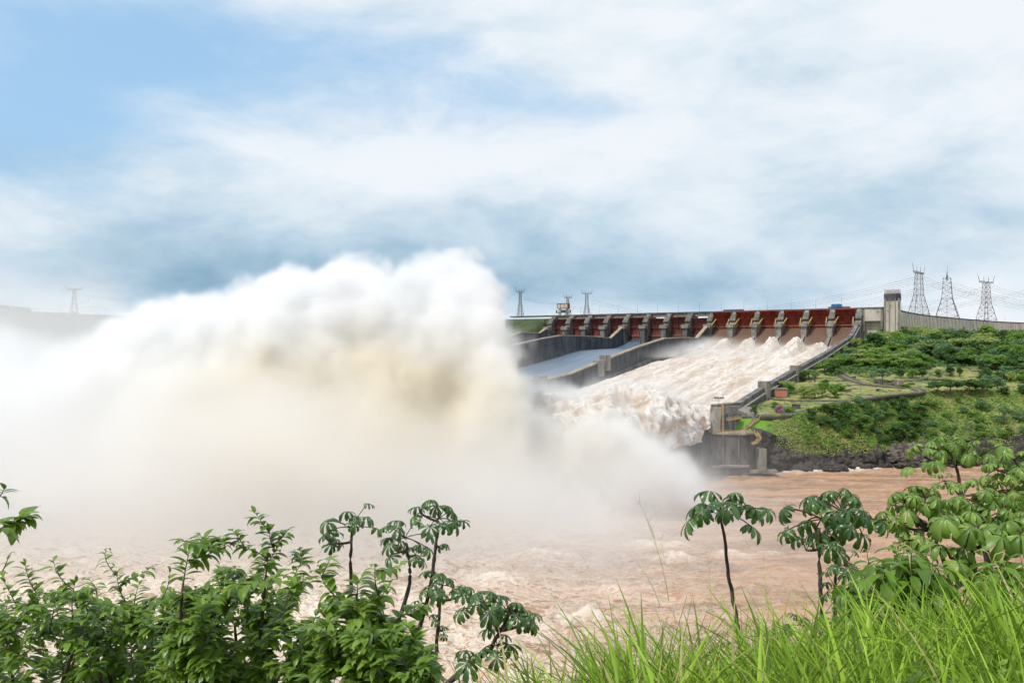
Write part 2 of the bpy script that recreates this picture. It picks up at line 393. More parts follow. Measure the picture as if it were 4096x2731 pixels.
# piers
pier_prof = [(-14, 60), (-14, 114.2), (4, 114.2), (6.5, 111), (17, 99.6), (17.2, 98.6), (26, 98.2), (26, 96), (25, 95), (25, 60)]
for i in range(15):
    wv = i * PITCH; mb = MB()
    mb.prism(pier_prof, DL, UZ, DW, P0 + DW * (wv - 3.0), 6)
    # tail fin low on the pier
    if i in (10, 11, 12, 13): mb.prism([(25, 60), (25, 86), (27, 84), (50, 70), (50, 60)], DL, UZ, DW, P0 + DW * (wv - 1.4), 2.8)
    pier = into(mb, 'pier', M['old_concrete'] if i < 9 else M['concrete'], dam)
    up_ = (DL * -11 + UZ * 11.6).normalized()
    m2 = MB(); m2.box(S(wv, 12.4, 106.8), 3.3, 5.6, 1.0, DW, up_, DW.cross(up_).normalized()); into(m2, 'hoist_housing', M['old_concrete'], pier, dam)
    m2 = MB()
    for q in (-1.6, 0, 1.6): m2.box(S(wv + q, 13.2, 107.6), .28, 5.4, .45, DW, up_, DW.cross(up_).normalized())
    into(m2, 'guide_rail', M['girder'], pier, dam)
    m2 = MB(); m2.box(S(wv, 22, 97.0), 4.4, 4.8, 1.9, DW, DL, UZ); m2.box(S(wv, 22, 99.05), 4.4, 4.8, .14, DW, DL, UZ)
    into(m2, 'trunnion_beam', M['girder'] if i < 9 else M['concrete'], pier, dam)
    m2 = MB()
    for sg in (-1, 1):
        for q in (17.5, 20.5, 23.5, 26.5): m2.bar(S(wv + sg * 3.8, q, 99), S(wv + sg * 3.8, q, 100.3), .07)
        m2.bar(S(wv + sg * 3.8, 17.5, 100.3), S(wv + sg * 3.8, 26.5, 100.3), .08)
    m2.bar(S(wv - 3.8, 26.5, 100.3), S(wv + 3.8, 26.5, 100.3), .08)
    into(m2, 'railing', M['yellow'], pier, dam)
# radial gates
GR, GL, GZ = 20.0, 24.0, 97.0
def gp(w, th, r=GR): return S(w, GL - r * math.cos(th), GZ + r * math.sin(th))
for i in range(14):
    raised = i >= 8; w0, w1 = i * PITCH + 3.15, (i + 1) * PITCH - 3.15
    t0, t1 = (R(-8), R(60)) if raised else (R(-44), R({5: 34, 6: 39, 7: 32}.get(i, 40)))
    N = 14; mb = MB(); vs = []; fs = []
    for k in range(N + 1):
        th = t0 + (t1 - t0) * k / N
        for (ww, rr) in ((w0, GR + .3), (w1, GR + .3), (w1, GR), (w0, GR)): vs.append(gp(ww, th, rr))
    for k in range(N):
        for q in range(4): fs.append((k * 4 + q, k * 4 + (q + 1) % 4, k * 4 + 4 + (q + 1) % 4, k * 4 + 4 + q))
    fs += [(3, 2, 1, 0), tuple(N * 4 + q for q in range(4))]; mb.add(vs, fs)
    gm = M['red'] if raised else M['red_dark']
    gate = into(mb, 'radial_gate', gm, dam)
    if raised: gate['label'] = 'raised bright red gate with muddy water rushing under it'
    rib = MB()
    for k in range(11):
        ww = w0 + .5 + (w1 - w0 - 1) * k / 10
        for q in range(6):
            a, c = t0 + (t1 - t0) * q / 6, t0 + (t1 - t0) * (q + 1) / 6
            p = [gp(ww - .16, a, GR), gp(ww + .16, a, GR), gp(ww + .16, a, GR - 1.1), gp(ww - .16, a, GR - 1.1)]
            p2 = [gp(ww - .16, c, GR), gp(ww + .16, c, GR), gp(ww + .16, c, GR - 1.1), gp(ww - .16, c, GR - 1.1)]
            rib.add(p + p2, [(0, 1, 2, 3)[::-1], (4, 5, 6, 7), (0, 1, 5, 4), (1, 2, 6, 5), (2, 3, 7, 6), (3, 0, 4, 7)])
    into(rib, 'gate_ribs', gm, gate, dam)
    for fr in (.10, .55):
        th = t0 + (t1 - t0) * fr; g2 = MB(); a, c = gp(w0, th, GR - 1.7), gp(w1, th, GR - 1.7)
        nrm = Vector((0, 0, 0)) + DL * math.cos(th) * -1 + UZ * math.sin(th)
        g2.box((a + c) / 2, (w1 - w0) / 2, .55, .4, DW, nrm, DW.cross(nrm)); into(g2, 'girder', gm if fr > .3 else M['rust'], gate, dam)
    for sg, ws in ((1, w0 + 1.2), (-1, w1 - 1.2)):
        wt = ws - sg * .2
        arm = MB()
        for fr in (.55, .10):
            arm.bar(S(wt, GL, GZ), gp(ws + sg * 1.8, t0 + (t1 - t0) * fr, GR - 2), .75 if (raised and fr > .3) else .5, 4)
        arm.bar(gp(ws + sg, t0 + (t1 - t0) * .55, GR * .55), gp(ws + sg, t0 + (t1 - t0) * .10, GR * .55), .3, 4)
        into(arm, 'gate_arm', M['yellow'] if raised else M['rust'], gate, dam)
# crest deck, girders and parapet
mb = MB(); L0w, L1w = -75, 14 * PITCH + 6
mb.box(S((L0w + L1w) / 2, -7, 114.7), (L1w - L0w) / 2, 6, .45, DW, DL, UZ); into(mb, 'crest_deck', M['deck'], dam)
mb = MB(); mb.box(S((L0w + L1w) / 2, -1.4, 115.6), (L1w - L0w) / 2, .2, .45, DW, DL, UZ); into(mb, 'parapet', M['deck'], dam)
for i in range(14):
    mb = MB(); w0, w1 = i * PITCH + 3.02, (i + 1) * PITCH - 3.02
    mb.box(S((w0 + w1) / 2, -3, 112.1), (w1 - w0) / 2, .8, 2.0, DW, DL, UZ); into(mb, 'bridge_girder', M['girder'], dam)
# ogee body
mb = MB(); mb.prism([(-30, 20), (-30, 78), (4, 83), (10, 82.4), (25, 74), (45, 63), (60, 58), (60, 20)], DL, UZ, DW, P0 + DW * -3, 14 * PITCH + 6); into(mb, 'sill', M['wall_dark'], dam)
# chute slabs and walls
def chute_surface(name, prof, w0, w1, mat, step_l, step_w, disp=None, smooth=True):
    ls = np.arange(prof[0][0], prof[-1][0] + .01, step_l); ws = np.linspace(w0, w1, int((w1 - w0) / step_w) + 1)
    zl = np.interp(ls, [p[0] for p in prof], [p[1] for p in prof])
    if len(ls) > 12: k = np.ones(5) / 5; zl = np.convolve(np.pad(zl, 2, 'edge'), k, 'valid')
    LL, WW = np.meshgrid(ls, ws, indexing='ij'); ZZ = np.repeat(zl[:, None], len(ws), 1)
    foam = np.ones_like(LL)
    if disp: ZZ, foam, LL2 = disp(LL, WW, ZZ)
    else: LL2 = LL
    P = np.array(P0)[None, None] + WW[..., None] * np.array(DW) + LL2[..., None] * np.array(DL); P[..., 2] = ZZ
    return mesh_obj(name, P.reshape(-1, 3), grid_faces(*LL.shape)[:, ::-1].copy(), mat, None, smooth, dict(sL=LL.ravel(), sW=WW.ravel(), foam=foam.ravel()))
def lower(prof, dz): return [(l, z - dz) for l, z in prof]
M['wet'] = mat_wet_chute(); M['torrent'] = mat_torrent(); M['jet'] = mat_jet(); M['river'] = mat_river(); M['bank'] = mat_bank()
def as_child(o): o.parent = dam; o.matrix_parent_inverse = Matrix.Translation(dam.location).inverted(); return o
as_child(chute_surface('chute_floor', CHUTE_M, 4 * PITCH + 1.8, 8 * PITCH - 1.8, M['wet'], 4, 3))
as_child(chute_surface('chute_floor', CHUTE_L, 1.8, 4 * PITCH - 1.8, M['wet'], 4, 3))
as_child(chute_surface('chute_floor', lower(CHUTE_R, 4)[3:], 8 * PITCH + 1.8, 14 * PITCH - 1.8, M['wall_dark'], 8, 6))
for w_, prof, bot, cap in ((0, WALL_0, 18, 1), (4 * PITCH, WALL_1, 30, 1), (8 * PITCH, WALL_2, 30, 1), (14 * PITCH + .8, WALL_R, 22, 0)):
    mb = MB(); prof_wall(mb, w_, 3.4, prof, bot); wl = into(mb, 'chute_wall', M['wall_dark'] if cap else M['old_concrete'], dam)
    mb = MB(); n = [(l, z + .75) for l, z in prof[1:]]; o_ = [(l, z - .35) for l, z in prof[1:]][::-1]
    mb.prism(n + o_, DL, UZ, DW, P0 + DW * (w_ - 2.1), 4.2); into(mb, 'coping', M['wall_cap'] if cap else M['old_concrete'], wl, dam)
    # raised joint blocks along the wall
    blocks = {8 * PITCH: [(305, 4.2), (318, 1.6), (420, 3.4), (433, 1.6)], 14 * PITCH + .8: [(312, 3.6), (402, 4.4)], 4 * PITCH: [], 0: []}[w_]
    for (lb, hb) in blocks:
        zt = float(np.interp(lb, [p[0] for p in prof], [p[1] for p in prof])); mb = MB()
        mb.box(S(w_ + .6, lb, zt + hb - 7), 3.1, 5.4, 7, DW, DL, UZ); into(mb, 'joint_block', M['concrete'], wl, dam)
    if w_ == 8 * PITCH:   # wet band low on the wall
        mb = MB(); mb.prism([(l, z - 15) for l, z in prof[3:]] + [(l, z - 27) for l, z in prof[3:]][::-1], DL, UZ, DW, P0 + DW * (w_ + 1.72), 1.3); into(mb, 'wall_footing', M['old_concrete'], wl, dam)
    if w_ == 4 * PITCH:
        mb = MB(); mb.prism([(l, z - 8.5) for l, z in prof[5:]] + [(l, z - 27) for l, z in prof[5:]][::-1], DL, UZ, DW, P0 + DW * (w_ + 1.72), 1.1); into(mb, 'wall_footing', M['wall_dark'], wl, dam)
    if w_ > 300:
        # inner kerb and outer ledge of the near wall
        mb = MB(); mb.prism([(l, z - 2.6) for l, z in prof[1:]] + [(l, z - 3.3) for l, z in prof[1:]][::-1], DL, UZ, DW, P0 + DW * (w_ + 1.72), 1.3); into(mb, 'ledge', M['pale_concrete'], wl, dam)

# torrent in the open chute
def disp_torrent(LL, WW, ZZ):
    z = ZZ.copy(); wrel = WW - 8 * PITCH
    turb = np.clip((LL - 55) / 40, 0, 1)
    z += turb * ((fbm(LL / 36, WW / 8, None, 4, .55, 21) - .5) * 4.2 + (fbm(LL / 7.5, WW / 2.6, None, 3, .6, 25) - .5) * 1.7)
    streak = fbm(LL / 160, WW / 16, None, 2, .5, 35) - .5; z += turb * streak * 8
    for k, (i, h, l0) in enumerate(((8.5, 9, 70), (9.35, 13, 68), (10.3, 14, 67), (11.2, 15.5, 66), (12.15, 16, 67), (13.0, 10.5, 69))):
        ww = (WW - i * PITCH) / 7.5
        rise = np.clip((LL - l0 + 9) / 16, 0, 1); rise = rise * rise * (3 - 2 * rise); fall = np.exp(-np.clip(LL - l0 - 8, 0, 999) / (34 + 3 * k))
        z += h * .92 * np.exp(-np.abs(ww * .88) ** 3.2 * (1.25 - .35 * np.clip((LL - l0) / 120, 0, 1))) * rise * fall * (.62 + .75 * fbm(LL / 7, WW / 5, None, 4, .6, 70 + k))
    edge = np.minimum(wrel, 14 * PITCH - WW) / 9; z += -1.8 * np.exp(-np.clip(edge, 0, 9) ** 2) * (LL > 90)
    foam = np.clip((LL - 40 + 14 * (fbm(LL / 9, WW / 6, None, 3, .5, 81) - .5)) / 14, 0, 1)
    sidejet = np.exp(-((np.abs(((WW / PITCH) % 1) - .5) - .40) / .012) ** 2) * (LL > 22) * np.clip((LL - 22) / 10, 0, 1)
    foam = np.maximum(foam, sidejet); z += 1.2 * sidejet * (LL < 66)
    sheet = np.exp(-((((WW / PITCH) % 1) - 0) / .09) ** 2) + np.exp(-((((WW / PITCH) % 1) - 1) / .09) ** 2)
    z -= np.clip(sheet, 0, 1) * (LL < 60) * 4
    return z, foam, LL
tor = chute_surface('torrent', CHUTE_R, 8 * PITCH + 1.75, 14 * PITCH - 1.3, M['torrent'], .9, .9, disp_torrent)
meta(tor, 'muddy white torrent racing down the open concrete chute', 'torrent', kind='stuff')

# jets leaping off the flip bucket
def make_jet(w0, w1, seed, hgt, reach):
    nl, nw = 290, int((w1 - w0 + 16) / .62)
    s = np.linspace(-5, reach, nl); u = np.linspace(-8, w1 - w0 + 8, nw); SS, UU = np.meshgrid(s, u, indexing='ij'); WW = w0 + np.clip(UU, 0, w1 - w0) + (UU - np.clip(UU, 0, w1 - w0)) * .35 * np.clip(SS / 40, 0, 1)
    sm = reach * .42
    zc = np.where(SS > sm, 28 + hgt - (hgt + 30) * ((SS - sm) / (reach - sm)) ** 2, 28 + hgt * (1 - ((SS - sm) / sm) ** 2))
    amp = np.clip((SS + 3) / 26, 0, 1); ed = np.minimum(UU, (w1 - w0) - UU)
    zc = zc - amp * (8 + 14 * np.clip(SS / 50, 0, 1)) * np.clip((9 - ed) / 17, 0, 1) ** 1.6
    ridge_ = (fbm(WW / 24, SS / 60, None, 3, .5, seed + 3) - .45) * 14 * amp; zc = zc + ridge_
    P = np.array(P0)[None, None] + WW[..., None] * np.array(DW) + (505 + SS)[..., None] * np.array(DL); P[..., 2] = zc
    n_ = np.cross(np.gradient(P, axis=1), np.gradient(P, axis=0)); n_ /= np.linalg.norm(n_, axis=-1)[..., None] + 1e-9
    n_ *= np.sign(n_[..., 2:3] + 1e-6); x, y, z = P[..., 0], P[..., 1], P[..., 2]
    wx = (fbm(x / 12, y / 12, z / 12, 2, .5, seed + 50) - .5) * 8
    b1 = 1 - fbm((x + wx) / 13, (y - wx) / 13, (z + wx) / 13, 4, .5, seed, True); b2 = 1 - fbm((x + wx) / 4, (y + wx) / 4, z / 4, 3, .6, seed + 7, True)
    d = amp * ((b1 - .6) * 12 + (b2 - .6) * 5.5 * (.4 + b1))
    P = P + n_ * d[..., None]; P[..., 2] = np.maximum(P[..., 2], -2)
    return mesh_obj('water_jet', P.reshape(-1, 3), grid_faces(nl, nw)[:, ::-1].copy(), M['jet'], None, True, dict(fold=np.clip(1.55 - b1 * .9 - b2 * .9 + .15, 0, 1).ravel()))
jet = make_jet(8 * PITCH + 2, 14 * PITCH - 1, 200, 15, 150)
meta(jet, 'boiling cream and brown water leaping off the end of the chute', 'water jet', kind='stuff')

# ------------------------------------------------------------------ crest furniture
def crest_thing(name, w_, l_, label, cat, group=None):
    e = empty(name, S(w_, l_, 115.15), math.atan2(DW.y, DW.x)); return meta(e, label, cat, group)
def local(mb, name, mat, par): return mb.build(name, mat, par)
e = crest_thing('gantry_crane', 9, -7, 'red framed gantry crane with cream cabin on stilts at the left crest end', 'gantry crane')
mb = MB(); mb.box((0, 0, 13.5), 8.0, 3, 3.0); local(mb, 'cabin', M['cream'], e)
mb = MB()
for x in (-8.1, -2.7, 2.7, 8.1): mb.box((x, 0, 13.5), .35, 3.25, 3.4)
for z in (10.3, 16.7): mb.box((0, 0, z), 8.3, 3.3, .35)
local(mb, 'cabin_frame', M['red'], e)
for x in (-5.5, 5.5):
    for y in (-2.4, 2.4): mb = MB(); mb.box((x, y, 5.2), .5, .5, 5.1); local(mb, 'leg', M['rust'], e)
mb = MB(); mb.box((0, 0, 4.5), 11.5, 1.2, .5); mb.box((-10.8, 0, 6.3), .5, 1, 1.7); mb.box((10.8, 0, 6.3), .5, 1, 1.7); mb.box((0, 0, 6.4), 3.5, 1.5, 1.6); local(mb, 'cross_beam', M['deck'], e)
e = crest_thing('stop_log_rack', 8.8 * PITCH, -7, 'low dark equipment rack on the crest above the leftmost open gate', 'rack')
mb = MB(); mb.box((0, 0, 1.9), 12, 1.6, .8); local(mb, 'beam', M['deck'], e)
mb = MB(); mb.box((-10, 0, .5), .6, 1.5, .62); mb.box((0, 0, .5), .6, 1.5, .62); mb.box((10, 0, .5), .6, 1.5, .62); local(mb, 'skid', M['rust'], e)
e = crest_thing('equipment_rack', 13.15 * PITCH, -7, 'low dark rack carrying a blue tank above the rightmost open gate', 'rack')
mb = MB(); mb.box((0, 0, 1.9), 11.5, 1.8, .9); local(mb, 'beam', M['deck'], e)
mb = MB(); mb.box((-9, 0, .5), .6, 1.5, .62); mb.box((9, 0, .5), .6, 1.5, .62); local(mb, 'skid', M['rust'], e)
e = crest_thing('blue_tank', 13.05 * PITCH, -7.2, 'bright blue covered tank standing on the crest rack near the tower', 'tank')
e.location.z += 2.86
mb = MB(); mb.box((0, 0, 1.3), 5.5, 2.2, 1.3); mb.box((0, 0, 2.8), 4.4, 1.8, .25); local(mb, 'tank_body', M['blue'], e)
mb = MB()
for x in (-3.6, -1.2, 1.2, 3.6): mb.box((x, 0, 1.35), .15, 2.4, 1.5)
local(mb, 'strap', M['steel'], e)
# lamps on the crest
def lamp(loc, h, label, rot=0, group='street lamps along the dam crest'):
    e = meta(empty('street_lamp', loc, rot), label, 'street lamp', group)
    mb = MB(); mb.bar((0, 0, 0), (0, 0, h), .17, 6, .09); local(mb, 'pole', M['steel'], e)
    mb = MB(); mb.tube([(0, 0, h), (.7, 0, h + .45), (1.8, 0, h + .5)], .07, 5); local(mb, 'arm', M['steel'], e)
    mb = MB(); mb.box((2.2, 0, h + .45), .5, .18, .1); local(mb, 'lamp_head', M['cream'], e); return e
for i in range(1, 14):
    lamp(S(i * PITCH + 6, -11, 115.1), 12.5, 'thin lamp post on the dam crest above the gates', math.atan2(DW.y, DW.x))

# ------------------------------------------------------------------ abutment, tower and wing wall
ab = meta(empty('dam_abutment', S(402, 5, 60)), 'grey concrete abutment with a tall rectangular recess left of the tower', 'abutment')
w0, w1 = 14 * PITCH + 2.8, 414.5
mb = MB(); mb.box(S((w0 + w1) / 2, -4, 85), (w1 - w0) / 2, 9, 29.3, DW, DL, UZ); into(mb, 'back_wall', M['pale_concrete'], ab)
mb = MB(); mb.box(S(w0 + 1.6, 8, 85), 1.6, 3.2, 29.3, DW, DL, UZ); into(mb, 'pillar', M['concrete'], ab)
mb = MB(); mb.box(S(w1 - 1.2, 8, 85), 1.2, 3.2, 29.3, DW, DL, UZ); into(mb, 'pillar', M['concrete'], ab)
mb = MB(); mb.box(S((w0 + 3.2 + w1 - 2.4) / 2, 8, 107.4), (w1 - w0 - 5.6) / 2, 3.1, 6.85, DW, DL, UZ); into(mb, 'lintel', M['pale_concrete'], ab)
mb = MB(); mb.box(S((w0 + w1) / 2, 3.6, 115), (w1 - w0) / 2 + 1, 8.2, .7, DW, DL, UZ); into(mb, 'parapet', M['old_concrete'], ab)
tw = meta(empty('concrete_tower', S(423.5, 8, 55)), 'tall square concrete shaft with dark top rising beside the rightmost gate', 'tower')
mb = MB(); mb.box(S(423.5, 8, 92), 7.4, 6, 36.8, DW, DL, UZ); into(mb, 'shaft', M['pale_concrete'], tw)
mb = MB()
for q, wd in ((-6.9, .9), (-2.4, .35), (3.4, .35), (6.9, .9)): mb.box(S(423.5 + q, 14.2, 90), wd, .5, 34.5, DW, DL, UZ)
into(mb, 'pilaster', M['concrete'], tw)
mb = MB(); mb.box(S(423.5, 8, 126), 7.7, 6.6, 3.6, DW, DL, UZ); into(mb, 'dark_band', M['wall_dark'], tw)
mb = MB()
for a0, a1 in ((-7.2, -.6), (.6, 7.2)):
    for k in range(9):
        q = a0 + (a1 - a0) * k / 8
        for l_ in (2.5, 13.5): mb.bar(S(423.5 + q, l_, 129.4), S(423.5 + q, l_, 134), .12)
    for z in (130.2, 131.6, 133.9):
        for l_ in (2.5, 13.5): mb.bar(S(423.5 + a0, l_, z), S(423.5 + a1, l_, z), .12)
        for q in (a0, a1): mb.bar(S(423.5 + q, 2.5, z), S(423.5 + q, 13.5, z), .12)
into(mb, 'rebar_cage', M['rust'], tw)
wing_pts = [(424, 884), (452, 930), (487, 982), (530, 1040), (578, 1098), (642, 1166), (720, 1247), (811, 1337), (905, 1410), (1000, 1470), (1250, 1627)]
wing = meta(empty('wing_dam', (700, 1230, 70)), 'long curved grey dam wall sweeping right behind the trees', 'dam')
pts = []
for a, c in zip(wing_pts[:-1], wing_pts[1:]):
    d = math.dist(a, c); n = max(1, round(d / 19))
    for k in range(n): pts.append(Vector((a[0] + (c[0] - a[0]) * k / n, a[1] + (c[1] - a[1]) * k / n, 0)))
pts.append(Vector((*wing_pts[-1], 0)))
def strip_wall(name, sec, mat, gap=0.):
    """sec: outline (out, z) swept along the curve; out points to the valley side"""
    n = len(sec); vs = []; fs = []
    for i, p in enumerate(pts):
        t = (pts[min(i + 1, len(pts) - 1)] - pts[max(i - 1, 0)]).normalized(); o = Vector((t.y, -t.x, 0))
        for (u, z) in sec: vs.append(p + o * u + UZ * z)
    for i in range(len(pts) - 1):
        for q in range(n): fs.append((i * n + q, i * n + (q + 1) % n, (i + 1) * n + (q + 1) % n, (i + 1) * n + q))
    fs += [tuple(range(n))[::-1], tuple((len(pts) - 1) * n + q for q in range(n))]
    o = mesh_obj(name, vs, fs, mat); o.parent = wing; o.matrix_parent_inverse = Matrix.Translation(wing.location).inverted(); return o
strip_wall('wall_face', [(0, 114), (1.2, 113.6), (3.2, 97), (2.2, 95.5), (-6, 95.5), (-6, 114)], M['pale_concrete'])
strip_wall('parapet', [(-.4, 114), (1.5, 114), (1.5, 115.3), (-.4, 115.3)], M['wall_dark'])
strip_wall('recess_wall', [(-1, 95.4), (4, 60), (-6, 60), (-6, 95.4)], M['wall_dark'])
for i, p in enumerate(pts[:-1]):
    t = (pts[i + 1] - pts[max(i - 1, 0)]).normalized(); o = Vector((t.y, -t.x, 0))
    mb = MB(); mb.prism([(1.0, 95.4), (2.6, 95.4), (18, 62), (1, 62)], o, UZ, t, p - t * 1.0, 2.0); into(mb, 'buttress', M['old_concrete'], wing)
    if i > 0:
        mb = MB(); mb.prism([(1.25, 113.2), (1.5, 113.2), (3.45, 97.2), (3.1, 97.2)], o, UZ, t, p - t * .18, .36); into(mb, 'joint_line', M['old_concrete'], wing)
for k, i in enumerate((2, 4, 9, 13, 20, 27, 34)):
    if i < len(pts): lamp(pts[i] + Vector((0, 0, 114)), 11, 'thin lamp post on the curved wing dam', 2.0, 'street lamps along the wing dam')
# ------------------------------------------------------------------ right bank terrain
COLS = {
 2930: [(458,-4),(461,0),(462,20),(477,29),(492,31),(520,33),(600,40),(800,70),(1000,80)],
 3000: [(458,-4),(461,0),(463,21),(478,30),(492,31.5),(520,34),(600,41),(800,70),(1000,80)],
 3100: [(460,-4),(464,0),(468,20),(485,30),(500,31.8),(540,36),(600,42.5),(800,70),(1000,80)],
 3200: [(464,-4),(468,0),(472,15),(485,30.5),(500,32.3),(560,38.5),(620,45),(800,69),(1000,80)],
 3300: [(470,-4),(474,0),(478,12),(496,34),(508,35),(570,41),(640,47),(800,67),(1000,80)],
 3400: [(474,-4),(478,0),(483,12),(510,37),(522,38),(580,42),(650,48),(820,70),(1000,82)],
 3550: [(480,-4),(484,0),(492,11),(527,40),(545,40.5),(600,43),(660,49),(840,72),(1050,82)],
 3700: [(484,-4),(489,0),(500,12),(545,41),(575,42),(620,44.5),(680,52),(850,72),(1100,86)],
 3900: [(486,-4),(490,0),(500,14),(560,42),(600,44),(650,48),(720,56),(880,78),(1200,94)],
 4120: [(487,-4),(491,0),(505,16),(570,43),(610,46),(660,51),(740,61),(900,84),(1250,98)],
 4800: [(487,-4),(492,0),(510,18),(580,44),(630,48),(680,52),(760,64),(920,90),(1300,102)]}
def smoothstep(x): x = np.clip(x, 0, 1); return x * x * (3 - 2 * x)
cpx = np.array(sorted(COLS)); CT = np.array([COLS[k] for k in sorted(COLS)], float)          # col,row,(Y,z)
NR_SEG = [2, 6, 12, 8, 12, 22, 26, 12]
rows_t = np.concatenate([[0]] + [i + (np.arange(n) + 1) / n for i, n in enumerate(NR_SEG)])
gx = np.arange(2930, 4700, 7.0); NR, NC = len(rows_t), len(gx)
tY = np.zeros((NR, NC)); tZ = np.zeros((NR, NC))
for j in range(9):
    CTj = np.stack([np.interp(gx, cpx, CT[:, j, 0]), np.interp(gx, cpx, CT[:, j, 1])])
    if j == 0: prev = CTj; tY[0], tZ[0] = CTj
    else:
        sel = np.where((rows_t > j - 1 + 1e-9) & (rows_t <= j + 1e-9))[0]
        for r_ in sel: f = rows_t[r_] - (j - 1); tY[r_] = prev[0] * (1 - f) + CTj[0] * f; tZ[r_] = prev[1] * (1 - f) + CTj[1] * f
        prev = CTj
tX = (gx[None] - CX) / F * tY
rt = np.repeat(rows_t[:, None], NC, 1)
rough_band = np.clip(1 - np.abs(rt - 1.6) / 1.3, 0, 1)
wob = (fbm(tX / 60, tX * 0 + 2.2, None, 4, .55, 5) - .5) * 14 * np.clip((rt - .5) * 2, 0, 1) * np.clip(3.2 - rt, 0, 1) * np.clip((tX - 165) / 60, 0, 1)
tY = tY + wob
pad = np.clip((tX - 145) / 35, 0, 1)
gul = (fbm(tX / 26, tY / 90, None, 3, .5, 12) - .5)
tZ += gul * 9 * np.clip(1 - np.abs(rt - 2.4) / .75, 0, 1) * pad
tZ += (fbm(tX / 9, tY / 9, None, 4, .6, 2) - .5) * 6.5 * rough_band * pad
tZ += (fbm(tX / 45, tY / 45, None, 4, .5, 8) - .5) * 7 * np.clip(rt - 3.9, 0, 1) * np.clip(7.5 - rt, 0, 1)
tZ += (fbm(tX / 10, tY / 10, None, 3, .5, 9) - .5) * 1.2 * np.clip(rt - 3.0, 0, 1)
# keep the ground out of the chute
rel = np.stack([tX - P0.x, tY - P0.y], -1); wv = rel @ np.array([DW.x, DW.y]); lv = rel @ np.array([DL.x, DL.y])
cap_ = np.interp(lv, [p[0] for p in WALL_R], [p[1] for p in WALL_R])
inside = (wv < 14 * PITCH + 1.2) & (lv < 509)
tZ = np.where(inside, np.minimum(tZ, cap_ - 30), tZ); near = np.clip((wv - 14 * PITCH - 1.2) / 14, 0, 1)
tZ = np.where(~inside & (lv > 10) & (lv < 509), np.minimum(tZ, cap_ - 2.5 - 8 * np.clip((320 - lv) / 160, 0, 1) * (1 - near) + near * 40), tZ)
PYg = HY + (ZC - tZ) * F / tY
def hit(px, py):
    """the nearest point of the bank that shows at this place in the photograph"""
    c = min(max((px - gx[0]) / 7.0, 0), NC - 1.001); c0 = int(c); f = c - c0
    pyc = PYg[:, c0] * (1 - f) + PYg[:, c0 + 1] * f; Yc = tY[:, c0] * (1 - f) + tY[:, c0 + 1] * f
    for r_ in range(NR - 1):
        a, b = pyc[r_], pyc[r_ + 1]
        if (a >= py >= b): 
            u = (a - py) / max(a - b, 1e-6); Y = Yc[r_] + (Yc[r_ + 1] - Yc[r_]) * u; return W(px, py, Y)
    return None
def ground_at(px, Y):
    c = min(max((px - gx[0]) / 7.0, 0), NC - 1.001); c0 = int(c); f = c - c0
    Yc = tY[:, c0] * (1 - f) + tY[:, c0 + 1] * f; Zc = tZ[:, c0] * (1 - f) + tZ[:, c0 + 1] * f
    z = float(np.interp(Y, Yc, Zc)); return Vector(((px - CX) / F * Y, Y, z))
rock_a = np.clip(smoothstep((2.35 - rt + (fbm(tX / 12, tZ / 5, None, 4, .6, 33) - .5) * 2.1) / .5), 0, 1)
GXX = np.repeat(gx[None], NR, 0)
lawn_a = smoothstep((3.15 - rt) / .2) * smoothstep((rt - 1.9) / .1) * smoothstep((3125 - GXX) / 20) 
lawn_a = np.maximum(lawn_a, .75 * np.exp(-((PYg - 1672) / 7) ** 2) * smoothstep((3290 - GXX) / 40) * smoothstep((GXX - 3080) / 30))
lawn_a = np.maximum(lawn_a, .5 * np.exp(-((PYg - 1524) / 5) ** 2) * smoothstep((GXX - 3690) / 20))
V = np.stack([tX, tY, tZ], -1)
bank = mesh_obj('right_bank', V.reshape(-1, 3), grid_faces(NR, NC)[:, ::1].copy(), M['bank'], None, True, dict(rock=rock_a.ravel(), lawn=(lawn_a * (1 - 0)).ravel()))
meta(bank, kind='structure')

# left bank, a long embankment swinging round behind the spray
ridge = [(56, 1104), (5, 1132), (-60, 1150), (-250, 1130), (-493, 1015), (-535, 880), (-480, 735), (-450, 600), (-520, 480)]
lx, ly = np.meshgrid(np.arange(-1000, 140, 9.), np.arange(380, 1400, 9.), indexing='ij'); dmin = np.full(lx.shape, 1e9)
for a, c in zip(ridge[:-1], ridge[1:]):
    ax_, ay_ = a; bx_, by_ = c; t = np.clip(((lx - ax_) * (bx_ - ax_) + (ly - ay_) * (by_ - ay_)) / ((bx_ - ax_) ** 2 + (by_ - ay_) ** 2), 0, 1)
    dmin = np.minimum(dmin, np.hypot(lx - ax_ - t * (bx_ - ax_), ly - ay_ - t * (by_ - ay_)))
lz = np.maximum(111.5 - .5 * np.clip(dmin - 7, 0, 999), -4) + (fbm(lx / 22, ly / 22, None, 4, .55, 6) - .5) * 7 * np.clip((dmin - 7) / 20, 0, 1)
relw = (lx - P0.x) * DW.x + (ly - P0.y) * DW.y; rell = (lx - P0.x) * DL.x + (ly - P0.y) * DL.y
lz = np.where((relw > -3) & (rell > -16), np.minimum(lz, -4), lz)
lb = mesh_obj('left_bank', np.stack([lx, ly, lz], -1).reshape(-1, 3), grid_faces(*lx.shape)[:, ::-1].copy(), pmat('left_bank_ground', (.06, .085, .035), (.035, .055, .022), .06, .95, (1, 1, 1), (.13, .12, .06), .6), None, True)
meta(lb, kind='structure')

